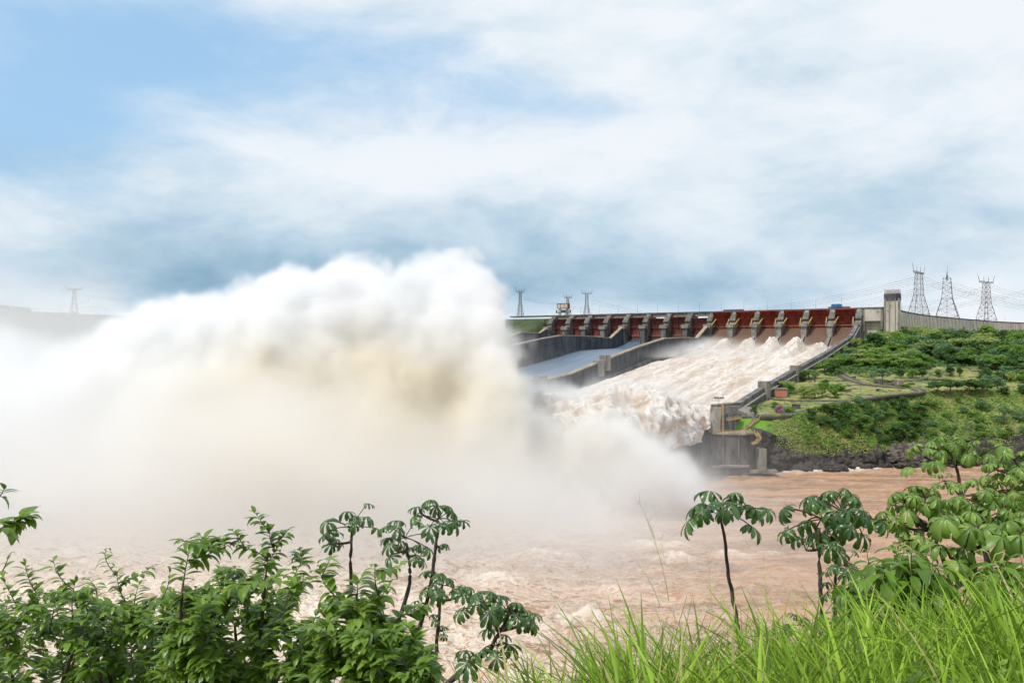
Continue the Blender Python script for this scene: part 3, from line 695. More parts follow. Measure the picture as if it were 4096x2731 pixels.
# ------------------------------------------------------------------ river
nxr, nyr = 760, 420
px_r = np.linspace(-1900, 5200, nxr); Yr = 120 * (560 / 120) ** np.linspace(0, 1, nyr)
YY, PX = np.meshgrid(Yr, px_r, indexing='ij'); XX = (PX - CX) / F * YY
turb = smoothstep((115 - XX + (YY - 250) * .05) / 190)          # wild water on the left, heavy flow on the right
h = (fbm(XX / 26, YY / 16, None, 3, .5, 61) - .5) * (3.0 + 3.2 * turb) + (1 - fbm(XX / 9, YY / 6, None, 5, .6, 64, True)) * (1.6 + 2.6 * turb)
def breaker(px, py, wpx, hgt):
    p = Wz(px, py, 0); ww = wpx / F * p.y
    f = np.exp(-((XX - p.x + (YY - p.y) * .5) / ww) ** 2) * np.exp(-((YY - p.y) / (ww * .38)) ** 2); return f * hgt
crest = np.zeros_like(h)
for bkx, bky, wp, hg in ((2620, 2180, 130, 2.6), (2700, 2225, 70, 3.2), (2930, 2215, 75, 2.4), (3075, 2210, 50, 2.6), (2350, 2470, 60, 4.5), (2250, 2490, 60, 3.), (3190, 1885, 30, 2.), (3420, 1870, 60, 2.2), (3560, 1862, 60, 1.8), (2950, 1870, 60, 2.), (3080, 1878, 80, 1.4), (3700, 1858, 40, 1.5), (3900, 1857, 60, 1.5),
                         (3290, 1920, 30, 1.1), (3240, 1990, 80, 1.), (3500, 1950, 60, .8), (3750, 1960, 50, .8), (2180, 2230, 120, 2.5), (1950, 2330, 120, 3.), (2450, 2350, 100, 2.)):
    b_ = breaker(bkx, bky, wp, hg); h += b_ * .7 * (.1 + 1.6 * fbm(XX / 3.5, YY / 2.5, None, 4, .65, 90)); crest = np.maximum(crest, np.clip(b_ / 3.0, 0, 1) * fbm(XX / 5, YY / 3, None, 4, .6, 95) * 1.6)
shY = np.interp(PX, gx, tY[np.argmin(np.abs(rows_t - 1.0))]); sh_ = np.exp(-((YY - shY + 3) / 5.0) ** 2) * (PX > 2880); crest = np.maximum(crest, sh_ * np.clip(fbm(XX / 9, YY / 5, None, 4, .6, 98) * 2.6 - .75, 0, 1)); h += sh_ * .9 * fbm(XX / 5, YY / 4, None, 3, .6, 99)
h += (1 - fbm(XX / 3.2, YY / 2.2, None, 2, .6, 165, True)) * (.5 + .9 * turb)
h -= h.mean() * .8
river = mesh_obj('river', np.stack([XX, YY, h], -1).reshape(-1, 3), grid_faces(nyr, nxr), M['river'], None, True, dict(foam=turb.ravel(), crest=np.clip(crest, 0, 1).ravel()))
meta(river, kind='structure')
q = 9000
fw = mesh_obj('water', [(-q, -q, -3.5), (q, -q, -3.5), (q, q, -3.5), (-q, q, -3.5)], [(0, 1, 2, 3)], M['river']); meta(fw, kind='structure')
# shore foam
# ------------------------------------------------------------------ rock: cliff below the platform, rocky shore, boulders
def rock_mesh(name, loc, size, seed, mat, sub=3, flat=1.0, parent=None):
    bm = bmesh.new(); bmesh.ops.create_icosphere(bm, subdivisions=sub, radius=1)
    r = random.Random(seed); off = Vector((r.uniform(0, 90), r.uniform(0, 90), r.uniform(0, 90)))
    for v in bm.verts:
        p = v.co.copy(); n_ = mnoise.fractal(p * 1.1 + off, .8, 2.1, 4); c_ = mnoise.cell(p * 2.2 + off) * .16
        v.co = Vector((p.x * size[0], p.y * size[1], p.z * size[2] * flat)) * (1 + n_ * .42 + c_)
    me = bpy.data.meshes.new(name); bm.to_mesh(me); bm.free(); me.materials.append(mat)
    o = bpy.data.objects.new(name, me); C.objects.link(o); o.location = loc; o.rotation_euler = (0, 0, r.uniform(0, 6)); 
    if parent: o.parent = parent
    return o
# craggy cliff strip: front face from x=138 to 330 along the shore
ns, nh = 330, 34
cl_px = np.linspace(3005, 4500, ns); cy_ = np.interp(cl_px, gx, tY[np.argmin(np.abs(rows_t - 1.0))]); top_z = np.interp(cl_px, [3005, 3050, 3120, 3200, 3400, 3540, 3560, 3700, 3740, 4100, 4500], [25, 24.5, 20, 15, 13, 14, 6, 6, 13, 17, 18])
uu = np.linspace(0, 1, nh)
sX = ((cl_px - CX) / F * cy_)[None] + uu[:, None] * 0; sZ = -2.5 + (top_z[None] + 2.5) * uu[:, None]
ledge = fbm(sX / 13, sZ / 7, None, 5, .6, 17); led2 = fbm(sX / 5, sZ / 11, None, 4, .6, 19, True)
sY = cy_[None] + uu[:, None] ** 1.3 * (np.interp(cl_px, [3005, 3150, 3600, 4500], [1.5, 5, 14, 16]))[None] - (ledge - .42) * 13 - (led2 - .3) * 6 - .8
sY[-1] += 5; sZ[1:] += (fbm(sX[1:] / 7, sZ[1:] / 7, None, 3, .6, 23) - .5) * 3
cliff = mesh_obj('rock_cliff', np.stack([sX, sY, sZ], -1).reshape(-1, 3), grid_faces(nh, ns), M['rock'], None, False); meta(cliff, kind='structure')
def shore_rock(px, py, w_, label, mat, group, flat=.7):
    p = Wz(px, py, 0.5); return meta(rock_mesh('boulder', p, (w_, w_ * .8, w_ * .8), int(px * 7 + py), mat, 3, flat), label, 'boulder', group)
for k in range(34):
    px = 3190 + k * 28 + random.uniform(-9, 9); base = np.interp(px, gx, HY + ZC * F / tY[np.argmin(np.abs(rows_t - 1))])
    shore_rock(px, base + random.uniform(-2, 5), random.uniform(1.6, 4.6), 'black wet basalt boulder at the waterline of the far bank', M['rock'], 'black boulders at the waterline')
rub = MB(); rr = random.Random(3)
for k in range(420):
    px = rr.triangular(3540, 3740, 3610); py = rr.triangular(1778, 1848, 1822) 
    p = hit(px, py)
    if p is None: continue
    s_ = rr.uniform(.7, 2.0); p = p + Vector((0, -4.0, 1.2)); base = len(rub.v)
    q_ = Matrix.Rotation(rr.uniform(0, 6), 3, Vector((rr.random(), rr.random(), rr.random())).normalized())
    pts8 = [q_ @ Vector((a * rr.uniform(.7, 1.2), b * rr.uniform(.6, 1), c * rr.uniform(.4, .8))) * s_ + p for a in (-1, 1) for b in (-1, 1) for c in (-1, 1)]
    rub.add(pts8, [(0, 1, 3, 2), (4, 6, 7, 5), (0, 4, 5, 1), (2, 3, 7, 6), (0, 2, 6, 4), (1, 5, 7, 3)])
meta(rub.build('rubble', M['rock_pink']), 'heap of broken pinkish rubble on the far shore', 'rubble', kind='stuff')

# ------------------------------------------------------------------ flip bucket end block, platform, stairs
def railing(mb, path, h=1.25, r=.11, every=2.6):
    for a, c in zip(path[:-1], path[1:]):
        a, c = Vector(a), Vector(c); n = max(1, int((c - a).length / every))
        for k in range(n + 1): p = a.lerp(c, k / n); mb.bar(p, p + UZ * h, r)
        for hh in (h, h * .55): mb.bar(a + UZ * hh, c + UZ * hh, r * 1.05)
bk = meta(empty('end_block', S(391, 500, 5)), 'dark battered concrete block ending the near chute wall above the river', 'concrete block')
mb = MB(); mb.prism([(470, 5), (470, 36.2), (507.6, 37.6), (511, 24.5), (511, 5)], DL, UZ, DW, P0 + DW * (14 * PITCH - 1.2), 6.6); into(mb, 'nose', M['concrete'], bk)
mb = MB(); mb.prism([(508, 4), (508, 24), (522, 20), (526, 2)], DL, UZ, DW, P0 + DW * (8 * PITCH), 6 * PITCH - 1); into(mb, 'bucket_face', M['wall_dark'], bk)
mb = MB(); mb.prism([(430, 22), (430, 34), (455, 31.5), (500, 33.3), (500, 22)], DL, UZ, DW, P0 + DW * (14 * PITCH + 5.4), 2.4); into(mb, 'side_wall', M['old_concrete'], bk)
mb = MB(); mb.prism([(5.3, 34.6), (16.5, 29.5), (16.5, 22), (5.3, 22)], DW, UZ, DL, P0 + DW * (14 * PITCH) + DL * 452, 26); into(mb, 'sloping_slab', M['concrete'], bk)
for l_ in (484, 492, 500): 
    mb = MB(); mb.box(S(14 * PITCH + 7.2, l_, 27), 1.4, .6, 4.5, DW, DL, UZ); into(mb, 'rib', M['concrete'], bk)
mb = MB(); mb.bar(S(14 * PITCH + 6.2, 508, 24), S(14 * PITCH + 6.2, 508, 39.5), .55, 4); 
for z in range(25, 39): mb.bar(S(14 * PITCH + 5.2, 508.6, z), S(14 * PITCH + 7.2, 508.6, z), .1)
into(mb, 'ladder_tower', M['yellow'], bk)
mb = MB(); railing(mb, [S(14 * PITCH - 2, 510, 38.4), S(14 * PITCH + 4.8, 510, 38.4), S(14 * PITCH + 4.8, 490, 38.4)], 1.2, .08, 2); into(mb, 'railing', M['yellow'], bk)
fl = meta(empty('floodlight_mast', S(14 * PITCH + 3, 505, 38.2)), 'small rack of floodlights on top of the chute end wall', 'floodlights')
mb = MB(); mb.bar((0, 0, 0), (0, 0, 4.2), .16); local(mb, 'mast', M['rust'], fl)
mb = MB(); mb.box((0, 0, 4.1), 2.6, .15, .12); mb.box((0, 0, 2.9), 2.0, .15, .1); local(mb, 'crossbar', M['steel'], fl)
for x in (-2.2, -.8, .8, 2.2): mb = MB(); mb.box((x, -.3, 4.65), .5, .3, .38); local(mb, 'lamp', M['deck'], fl)
bx_ = meta(empty('control_box', W(2891, 1672, 458)), 'small blue box beside the yellow ladder on the end block', 'box')
mb = MB(); mb.box((0, 0, .9), 1.2, .9, .9); local(mb, 'cabinet', M['blue'], bx_); mb = MB(); mb.box((0, 0, 1.9), 1.35, 1.0, .1); local(mb, 'lid', M['steel'], bx_)
# platform and the wall under it
M['retain'] = pmat('stained_retaining_wall', (.15, .14, .13), (.065, .062, .06), .2, .9, (1, 1, .25), (.03, .03, .032), .06)
pf = meta(empty('river_platform', W(2950, 1730, 455)), 'long river platform with yellow rails on a stained retaining wall', 'platform')
A, B, Cc = W(2846, 1728, 453), W(2985, 1736, 449), W(3022, 1732, 453)
mb = MB(); zt = A.z - .2
mb.add([Vector((A.x, A.y, zt)), Vector((B.x, B.y, zt)), Vector((Cc.x, Cc.y, zt)), Vector((Cc.x + 1, 468, zt)), Vector((A.x, 468, zt))] + [Vector((A.x, A.y, zt - 1)), Vector((B.x, B.y, zt - 1)), Vector((Cc.x, Cc.y, zt - 1)), Vector((Cc.x + 1, 468, zt - 1)), Vector((A.x, 468, zt - 1))],
       [(0, 1, 2, 3, 4), (9, 8, 7, 6, 5), (0, 5, 6, 1), (1, 6, 7, 2), (2, 7, 8, 3), (3, 8, 9, 4), (4, 9, 5, 0)]); into(mb, 'deck', M['wall_cap'], pf)
mb = MB(); zt -= 1.05
a0, b0, c0 = W(2760, 1745, 462), B + Vector((0, 1.0, 0)), W(3045, 1745, 456)
q = [(a0.x, a0.y), (A.x, A.y + 1), (b0.x, b0.y), (c0.x, c0.y), (c0.x, 470), (a0.x, 470)]
mb.add([(x, y, zt) for x, y in q] + [(x, y - (0 if y > 469 else 1.5), -3) for x, y in q], [tuple(range(6)), tuple(range(6, 12))[::-1]] + [(i, (i + 1) % 6, 6 + (i + 1) % 6, 6 + i)[::-1] for i in range(6)]); into(mb, 'retaining_wall', M['retain'], pf)
for u in (.33, .78):
    p = Vector(A).lerp(B, u); mb = MB(); mb.box((p.x, p.y - .35, zt - 9), .35, .4, 9); into(mb, 'pilaster', M['old_concrete'], pf)
mb = MB(); mb.box(((A.x + B.x) / 2, 449.4, 5.0), 11, 2.0, .5); mb.box((c0.x - 1, 452, 1.8), 8, 3, .8); into(mb, 'plinth', M['concrete'], pf)
mb = MB(); mb.box((c0.x - 1.5, 452, 8.5), 2.2, 3.4, 6.2); mb.box((c0.x - 8.5, 453, 7), .8, 2, 7); into(mb, 'buttress', M['concrete'], pf)
mb = MB(); railing(mb, [A + UZ * .0, B, Cc], 1.5, .16, 3); railing(mb, [Cc, Vector((Cc.x + 1, 463, Cc.z))], 1.5, .14, 3); into(mb, 'railing', M['yellow'], pf)
def stairs(name, path, label, width=2.2, par_mat='yellow'):
    e = meta(empty(name, path[0]), label, 'stairs')
    tr = MB(); ra = MB()
    for a, c in zip(path[:-1], path[1:]):
        a, c = Vector(a), Vector(c); n = max(2, int((c - a).length / .8)); side = Vector((-(c - a).y, (c - a).x, 0)); side = side.normalized() if side.length > .01 else Vector((1, 0, 0))
        for k in range(n): tr.box(a.lerp(c, (k + .5) / n) + UZ * .1, .42, width / 2, .14, (Vector((c.x - a.x, c.y - a.y, 0)).normalized() if (c - a).xy.length > .1 else Vector((0, 1, 0))), side, UZ)
        for sg in (-1, 1): railing(ra, [a + side * sg * width / 2, c + side * sg * width / 2], 1.2, .13, 2.2); ra.bar(a + side * sg * width / 2, c + side * sg * width / 2, .22)
    into(tr, 'treads', M['wall_cap'], e); into(ra, 'railing', M[par_mat], e); return e
def on(px, py, dz=.4, dy=0):
    p = hit(px, py); return p + Vector((0, dy, dz)) if p is not None else W(px, py, 465)
stairs('stairs', [on(2972, 1727), on(2990, 1709), on(3000, 1706), on(3014, 1690), on(3023, 1687), on(3036, 1669)], 'yellow railed stairs stepping up the bright green lawn slope')
stairs('stairs', [Cc + Vector((0, 0, 0)), W(3034, 1747, 450), W(3040, 1752, 450), W(3024, 1774, 448), W(3006, 1776, 448)], 'yellow zigzag stairs going down from the platform end to the buttress', 1.9)
stairs('walkway', [S(14 * PITCH + 9, 507, 30.2), W(2962, 1671, 474)], 'yellow railed walkway from the end block to the lawn', 2.2)
stairs('stairs', [W(2910, 1651, 470), W(2926, 1674, 466)], 'short yellow stairs against the sloping concrete slab of the end block', 1.6)

# ------------------------------------------------------------------ roads
def drape(px, py, dz): 
    p = hit(px, py); return None if p is None else p + UZ * dz
def road(name, pts_, width, mat, dz=.35, offset=0., dash=None):
    P = [p for p in (drape(a, b, dz) for a, b in pts_) if p is not None]
    # resample
    out = []
    for i in range(len(P) - 1):
        p0, p1, p2, p3 = P[max(i - 1, 0)], P[i], P[i + 1], P[min(i + 2, len(P) - 1)]
        for k in range(8):
            t = k / 8; out.append(.5 * ((2 * p1) + (p2 - p0) * t + (2 * p0 - 5 * p1 + 4 * p2 - p3) * t * t + (3 * p1 - p0 - 3 * p2 + p3) * t ** 3))
    out.append(P[-1]); vs = []; n = len(out)
    for i, p in enumerate(out):
        d = out[min(i + 1, n - 1)] - out[max(i - 1, 0)]; s_ = Vector((d.y, -d.x, 0)).normalized()
        px_ = lambda q: CX + q.x / q.y * F
        for sg in (-1, -.33, .33, 1):
            c_ = p + s_ * (offset + sg * width / 2); g_ = ground_at(px_(c_), c_.y); c_.z = max(p.z, g_.z + dz * .8); vs.append(c_)
    for c_ in vs[:]: pass
    low = [v - UZ * 1.2 for v in vs]
    fs = []
    for i in range(n - 1):
        for k in range(3): a = i * 4 + k; fs.append((a, a + 1, a + 5, a + 4))
        for a in (i * 4, i * 4 + 3): fs.append((a, a + 4, a + 4 + 4 * n, a + 4 * n))
    return meta(mesh_obj(name, vs + low, fs, mat), kind='structure')
RA = [(2960, 1668), (3060, 1667), (3130, 1663), (3180, 1655), (3230, 1644), (3296, 1628), (3370, 1608), (3445, 1597), (3544, 1583), (3610, 1577), (3668, 1572), (3680, 1565), (3651, 1553), (3610, 1545), (3590, 1536), (3613, 1526), (3686, 1520), (3760, 1518)]
RB = [(3346, 1492), (3375, 1506), (3414, 1524), (3468, 1538), (3544, 1547), (3620, 1552)]
road('road', RA, 7.5, M['asphalt'], .5); road('road_line', RA[6:], .5, M['line'], .62)
road('road', RB, 8.5, M['asphalt'], .5); road('road_line', RB, .5, M['line'], .62)
road('path', [(3060, 1596), (3200, 1603), (3330, 1604), (3450, 1600)], 3.0, M['asphalt'], .35)

# ------------------------------------------------------------------ house and small things on the terrace
def place(px, py, Ydz=0): return hit(px, py)
hp = hit(3124, 1586); hs_ = meta(empty('pump_house', hp, -.45), 'small brick red block house with flat grey roof beside the chute wall', 'house')
mb = MB(); mb.box((0, 0, 2.4), 4.1, 2.6, 2.9); local(mb, 'wall', M['brick'], hs_)
mb = MB(); mb.box((0, 0, 5.5), 4.6, 3.1, .28); mb.box((.3, .2, 5.95), 3.6, 2.0, .22); local(mb, 'roof', M['roof'], hs_)
mb = MB(); mb.box((4.12, -.5, 2.2), .06, .7, 1.3); local(mb, 'door', M['cream'], hs_)
for x in (-4.12, 4.12): mb = MB(); mb.box((x, -2.62, 2.3), .14, .14, 2.9); local(mb, 'corner_post', M['concrete'], hs_)
hp = hit(3185, 1634); e = meta(empty('transformer_box', hp, -.3), 'dark flat topped utility box on the pale grass slope', 'utility box')
mb = MB(); mb.box((0, 0, 1.3), 2.5, 1.4, 1.5); local(mb, 'cabinet', M['rust'] if False else M['wall_dark'], e); mb = MB(); mb.box((0, 0, 2.95), 2.8, 1.7, .14); local(mb, 'lid', M['steel'], e)
hp = hit(3049, 1663); e = meta(empty('sign_board', hp, 0), 'small white board standing on the lawn by the stairs', 'sign')
mb = MB(); mb.box((0, 0, 1.5), 1.2, .08, .55); local(mb, 'board', M['cream'], e); mb = MB(); mb.box((-.9, .12, .7), .08, .06, .9); mb.box((.9, .12, .7), .08, .06, .9); local(mb, 'post', M['steel'], e)
lamp(hit(3139, 1668), 11.0, 'pale lamp post on the terrace beside the pink flowering tree', 0, 'lamp posts on the terrace')
lamp(hit(3443, 1601), 10.5, 'pale lamp post beside the terrace road above the wooded slope', 0, 'lamp posts on the terrace')
lamp(hit(4010, 1552), 10.5, 'lamp post on the terrace near the right edge of the photo', 0, 'lamp posts on the terrace')
for k, (a, b) in enumerate(((3559, 1530), (3514, 1563), (3415, 1512), (3703, 1520))):
    e = meta(empty('concrete_bollard', hit(a, b)), ('small dark block beside the loop of the terrace road', 'small dark block on the grass below the terrace road', 'small dark block beside the upper road', 'small dark block where the road leaves the loop')[k], 'block')
    mb = MB(); mb.box((0, 0, .6), 1.5, .6, .8); local(mb, 'block', M['wall_dark'], e); mb = MB(); mb.box((0, 0, 1.45), 1.6, .7, .06); local(mb, 'cap', M['concrete'], e)

# ------------------------------------------------------------------ pylons and wires
def pylon(base, H, wb, yaw, label, mat, splay=True, horns=4, rs=1.):
    e = meta(empty('electricity_pylon', base, yaw), label, 'pylon', 'electricity pylons behind the dam')
    zc_, zt_ = H * .46, H * .84                       # waist, crossarm
    def wid(z): return wb + (wb * .40 - wb) * min(z / zc_, 1) if z <= zc_ else wb * .40 + (wb * .28 - wb * .40) * min((z - zc_) / (zt_ - zc_), 1)
    cor = lambda z, i: Vector((wid(z) * (1, -1, -1, 1)[i] / 2, wid(z) * .6 * (1, 1, -1, -1)[i] / 2, z))
    zs = [0, H * .13, H * .25, H * .36, zc_, H * .56, H * .66, H * .75, zt_]
    for i in range(4):
        mb = MB(); mb.bar(cor(0, i), cor(zc_, i), .42 * rs); mb.bar(cor(zc_, i), cor(zt_, i), .34 * rs); mb.build('leg', mat, e)
    mb = MB()
    for a, b in zip(zs[:-1], zs[1:]):
        for i in range(4):
            j = (i + 1) % 4; mb.bar(cor(a, i), cor(b, j), .17 * rs); mb.bar(cor(a, j), cor(b, i), .17 * rs); mb.bar(cor(b, i), cor(b, j), .2 * rs)
    for x in (-.22, .22): mb.bar((wb * x, 0, 0), (wb * x * .6, 0, zc_), .2 * rs)
    mb.build('lattice', mat, e)
    mb = MB(); w_ = wb * .62 if horns == 4 else wb * .9
    for y in (-1.2, 1.2):
        for dz in (0, 2.2): mb.bar((-w_, y, zt_ + dz), (w_, y, zt_ + dz), .3 * rs)
    for k in range(9):
        x = -w_ + 2 * w_ * k / 8; mb.bar((x, -1.2, zt_), (x, 1.2, zt_ + 2.2), .16 * rs); mb.bar((x, 1.2, zt_), (min(x + w_ / 4, w_), -1.2, zt_ + 2.2), .16 * rs)
    mb.build('crossarm', mat, e)
    for k in range(horns):
        x = -w_ + 2 * w_ * k / (horns - 1); tip = Vector((x * (1.28 if k in (0, horns - 1) else 1.12), 0, H if k in (0, horns - 1) else H * .965))
        mb = MB(); mb.bar((x - .9, 0, zt_ + 2), tip, .2 * rs); mb.bar((x + .9, 0, zt_ + 2), tip, .2 * rs)
        for q in (.3, .6): mb.bar(Vector((x - .9, 0, zt_ + 2)).lerp(tip, q), Vector((x + .9, 0, zt_ + 2)).lerp(tip, q), .13 * rs)
        mb.build('horn', mat, e)
    return e
def pyl(px, pyt, pyb, wpx, Y, yaw, label, mat, horns=4, rs=1.):
    t_, b_ = W(px, pyt, Y), W(px, pyb, Y); return pylon(b_, t_.z - b_.z, wpx / F * Y / max(.4, abs(math.cos(yaw)) ), yaw, label, mat, True, horns, rs)
PY1 = pyl(3675, 1057, 1285, 74, 1290, R(48), 'tallest lattice pylon, the nearest to the tower behind the wing dam', M['pylon_red'], 4, 1.1)
PY2 = pyl(3788, 1078, 1292, 74, 1400, R(62), 'narrow looking lattice pylon, middle of the right trio', M['pylon_red'], 4, 1.15)
PY3 = pyl(3945, 1098, 1305, 74, 1500, R(35), 'lattice pylon right of the trio with a wide forked head', M['pylon_red'], 4, 1.2)
PY4 = pyl(4138, 1120, 1315, 74, 1600, R(35), 'lattice pylon cut off by the right edge of the photo', M['pylon_red'], 4, 1.2)
PY5 = pyl(2347, 1157, 1275, 30, 1650, R(15), 'small dark pylon with splayed horns above the fourth closed gate', M['steel'], 4, 1.)
PY6 = pyl(2271, 1176, 1275, 24, 1750, R(30), 'small dark pylon with splayed horns beside the gantry crane', M['steel'], 4, 1.)
PY7 = pyl(2081, 1150, 1270, 24, 1500, R(30), 'pylon half hidden in the spray at the plume edge', M['steel'], 4, 1.)
PY8 = pyl(297, 1142, 1250, 30, 1350, R(10), 'faint pylon on the misty left bank ridge', M['steel'], 2, 1.)
def wire(a, b, sag, label, r=.16):
    n = 24; pts_ = [a.lerp(b, i / n) - UZ * (sag * 4 * (i / n) * (1 - i / n)) for i in range(n + 1)]
    mb = MB(); mb.tube(pts_, r, 3); return meta(mb.build('power_line', M['wire']), label, 'power line', 'power lines behind the dam')
for (pa, Ya, pb, Yb, sag, n, lab) in (
    ((2853 - 650, 1215), 1750, (2640, 1262), 1500, 2, 3, 'thin power line sagging down to the dam crest from the small pylons'),
    ((2365, 1195), 1650, (2640, 1256), 1400, 3, 3, 'power line running right and down from the small dark pylons'),
    ((2095, 1188), 1500, (2262, 1213), 1750, 3, 2, 'power line between the pylon in the spray and the small pylons'),
    ((3660, 1108), 1290, (2750, 1250), 1900, 14, 4, 'long power line sagging leftwards above the open gates'),
    ((3775, 1125), 1400, (2950, 1262), 2000, 14, 4, 'lower long power line passing behind the tower'),
    ((3930, 1148), 1500, (3560, 1232), 1800, 5, 3, 'power line from the third right pylon down to the wing dam'),
    ((3690, 1106), 1290, (4200, 1235), 1600, 9, 4, 'power line from the tallest pylon to the right edge'),
    ((3800, 1125), 1400, (4200, 1215), 1650, 6, 4, 'power line from the middle pylon to the right edge'),
    ((3960, 1140), 1500, (4250, 1200), 1700, 4, 3, 'power line from the third right pylon to the right edge'),
    ((4100, 1160), 1600, (3560, 1248), 1900, 6, 3, 'low power line crossing behind the right trio of pylons'),
    ((310, 1172), 1350, (540, 1198), 1500, 2, 2, 'faint power line leaving the misty left pylon')):
    for k in range(n): wire(W(pa[0], pa[1] + 9 * k, Ya), W(pb[0], pb[1] + 5 * k, Yb), sag, lab)

# ------------------------------------------------------------------ trees
FOL = {'a': leaf_mat('foliage_mid', (.075, .155, .024), (.17, .29, .045), .6, .25, .5, spec=.3),
       'b': leaf_mat('foliage_dark', (.030, .080, .020), (.085, .165, .032), .6, .2, .5, spec=.3),
       'c': leaf_mat('foliage_light', (.19, .27, .055), (.31, .37, .11), .6, .25, .5, spec=.3),
       'd': leaf_mat('foliage_blue_green', (.08, .17, .065), (.16, .26, .11), .6, .25, .5, spec=.3),
       'p': leaf_mat('blossom_pink', (.45, .20, .30), (.32, .15, .20), .7, .3, .5)}
def quads_cloud(cent, rad, n, size, r, up=.5):
    """n leaf clumps spread through an ellipsoid, thicker near its skin"""
    d = r.normal(size=(n, 3)); d /= np.linalg.norm(d, axis=1)[:, None]
    rr_ = r.random(n) ** .45; p = np.array(cent) + d * rr_[:, None] * np.array(rad)
    nrm = d * .8 + r.normal(size=(n, 3)) * .55 + np.array([0, 0, up]); nrm /= np.linalg.norm(nrm, axis=1)[:, None]
    a = np.cross(nrm, r.normal(size=(n, 3))); a /= np.linalg.norm(a, axis=1)[:, None]; b = np.cross(nrm, a)
    s = size * (.6 + .8 * r.random(n))[:, None]; k = .55 + .4 * r.random(n)[:, None]
    return np.stack([p - a * s, p - b * s * k, p + a * s, p + b * s * k], 1).reshape(-1, 3)
def tree_proto(kind, mat, seed):
    r = np.random.default_rng(seed); rp = random.Random(seed)
    vs = []; mb = MB(); H = 1.0
    if kind == 'umbrella':
        mb.tube([(0, 0, -.1), (.02, .01, .3), (.0, .0, .5)], [.035, .028, .02], 5)
        for k in range(13):
            a = 6.28 * k / 6.5 + rp.uniform(-.3, .3); d = rp.uniform(.12, .52); z = .86 - d * .5 + rp.uniform(-.14, .08)
            c = (d * math.cos(a), d * math.sin(a), z); mb.tube([(0, 0, .45), (c[0] * .5, c[1] * .5, .62), c], [.018, .012, .006], 4)
            vs.append(quads_cloud(c, (.22, .22, .12), 190, .034, r, .7))
    elif kind == 'round':
        mb.tube([(0, 0, -.1), (.01, 0, .3), (0, 0, .6)], [.04, .03, .02], 5)
        for k in range(12):
            a = 2.4 * k; d = rp.uniform(.05, .32); z = rp.uniform(.32, .85)
            d *= 1.0 if z < .7 else .6
            c = (d * math.cos(a), d * math.sin(a), z); vs.append(quads_cloud(c, (.22, .22, .17), 180, .036, r, .5))
            mb.tube([(0, 0, .3), c], [.014, .006], 4)
    elif kind == 'bush':
        for k in range(9):
            a = 2.4 * k; d = rp.uniform(.05, .5); z = rp.uniform(.12, .55) * (1.1 - d)
            vs.append(quads_cloud((d * math.cos(a), d * math.sin(a), z), (.3, .3, .26), 120, .055, r, .5))
            mb.tube([(0, 0, -.1), (d * math.cos(a) * .8, d * math.sin(a) * .8, z)], [.015, .006], 4)
    else:   # sparse, pale stems showing
        mb.tube([(0, 0, -.1), (.03, .02, .35), (-.02, .04, .75)], [.03, .022, .01], 5)
        for k in range(9):
            a = 2.4 * k; d = rp.uniform(.1, .35); z = rp.uniform(.5, .95)
            c = (d * math.cos(a), d * math.sin(a), z); mb.tube([(0, 0, .3), (c[0] * .5, c[1] * .5, z * .7), c], [.016, .011, .005], 4)
            vs.append(quads_cloud(c, (.15, .15, .09), 75, .034, r, .7))
    v = np.concatenate(vs); f = np.arange(len(v)).reshape(-1, 4)
    root = empty('tree', (0, 0, -500)); cr = mesh_obj('crown', v, f, mat, root); mb.build('trunk' if kind != 'bush' else 'stems', M['bark'], root)
    return root
PROTO = {(k, c): [tree_proto(k, FOL[c], 31 + i * 7 + s * 100) for s in range(2)] for i, (k, c) in enumerate(
    (('umbrella', 'a'), ('umbrella', 'b'), ('umbrella', 'c'), ('umbrella', 'd'), ('round', 'a'), ('round', 'b'), ('round', 'c'), ('round', 'd'), ('bush', 'a'), ('bush', 'b'), ('bush', 'c'), ('bush', 'd'), ('sparse', 'a'), ('sparse', 'd'), ('round', 'p')))}
used = set(); tr_r = random.Random(77)
def copy_tree(src):
    r_ = src.copy(); C.objects.link(r_)
    for ch in src.children:
        c_ = ch.copy(); C.objects.link(c_); c_.parent = r_
    return r_
def plant(kind, c, p, h_, wd, label, group, name=None):
    src = tr_r.choice(PROTO[(kind, c)])
    o = copy_tree(src); o.location = p - UZ * .2; o.rotation_euler = (0, 0, tr_r.uniform(0, 6.28)); o.scale = (wd, wd, h_)
    o.name = name or ('bush' if kind == 'bush' else 'tree'); return meta(o, label, 'bush' if kind == 'bush' else 'tree', group)
def plant_px(kind, c, px, py, hpx, wpx, label, group):
    p = hit(px, py)
    if p is None: return None
    return plant(kind, c, p, hpx * 1.2 / F * p.y, wpx * 1.1 / F * p.y, label, group)
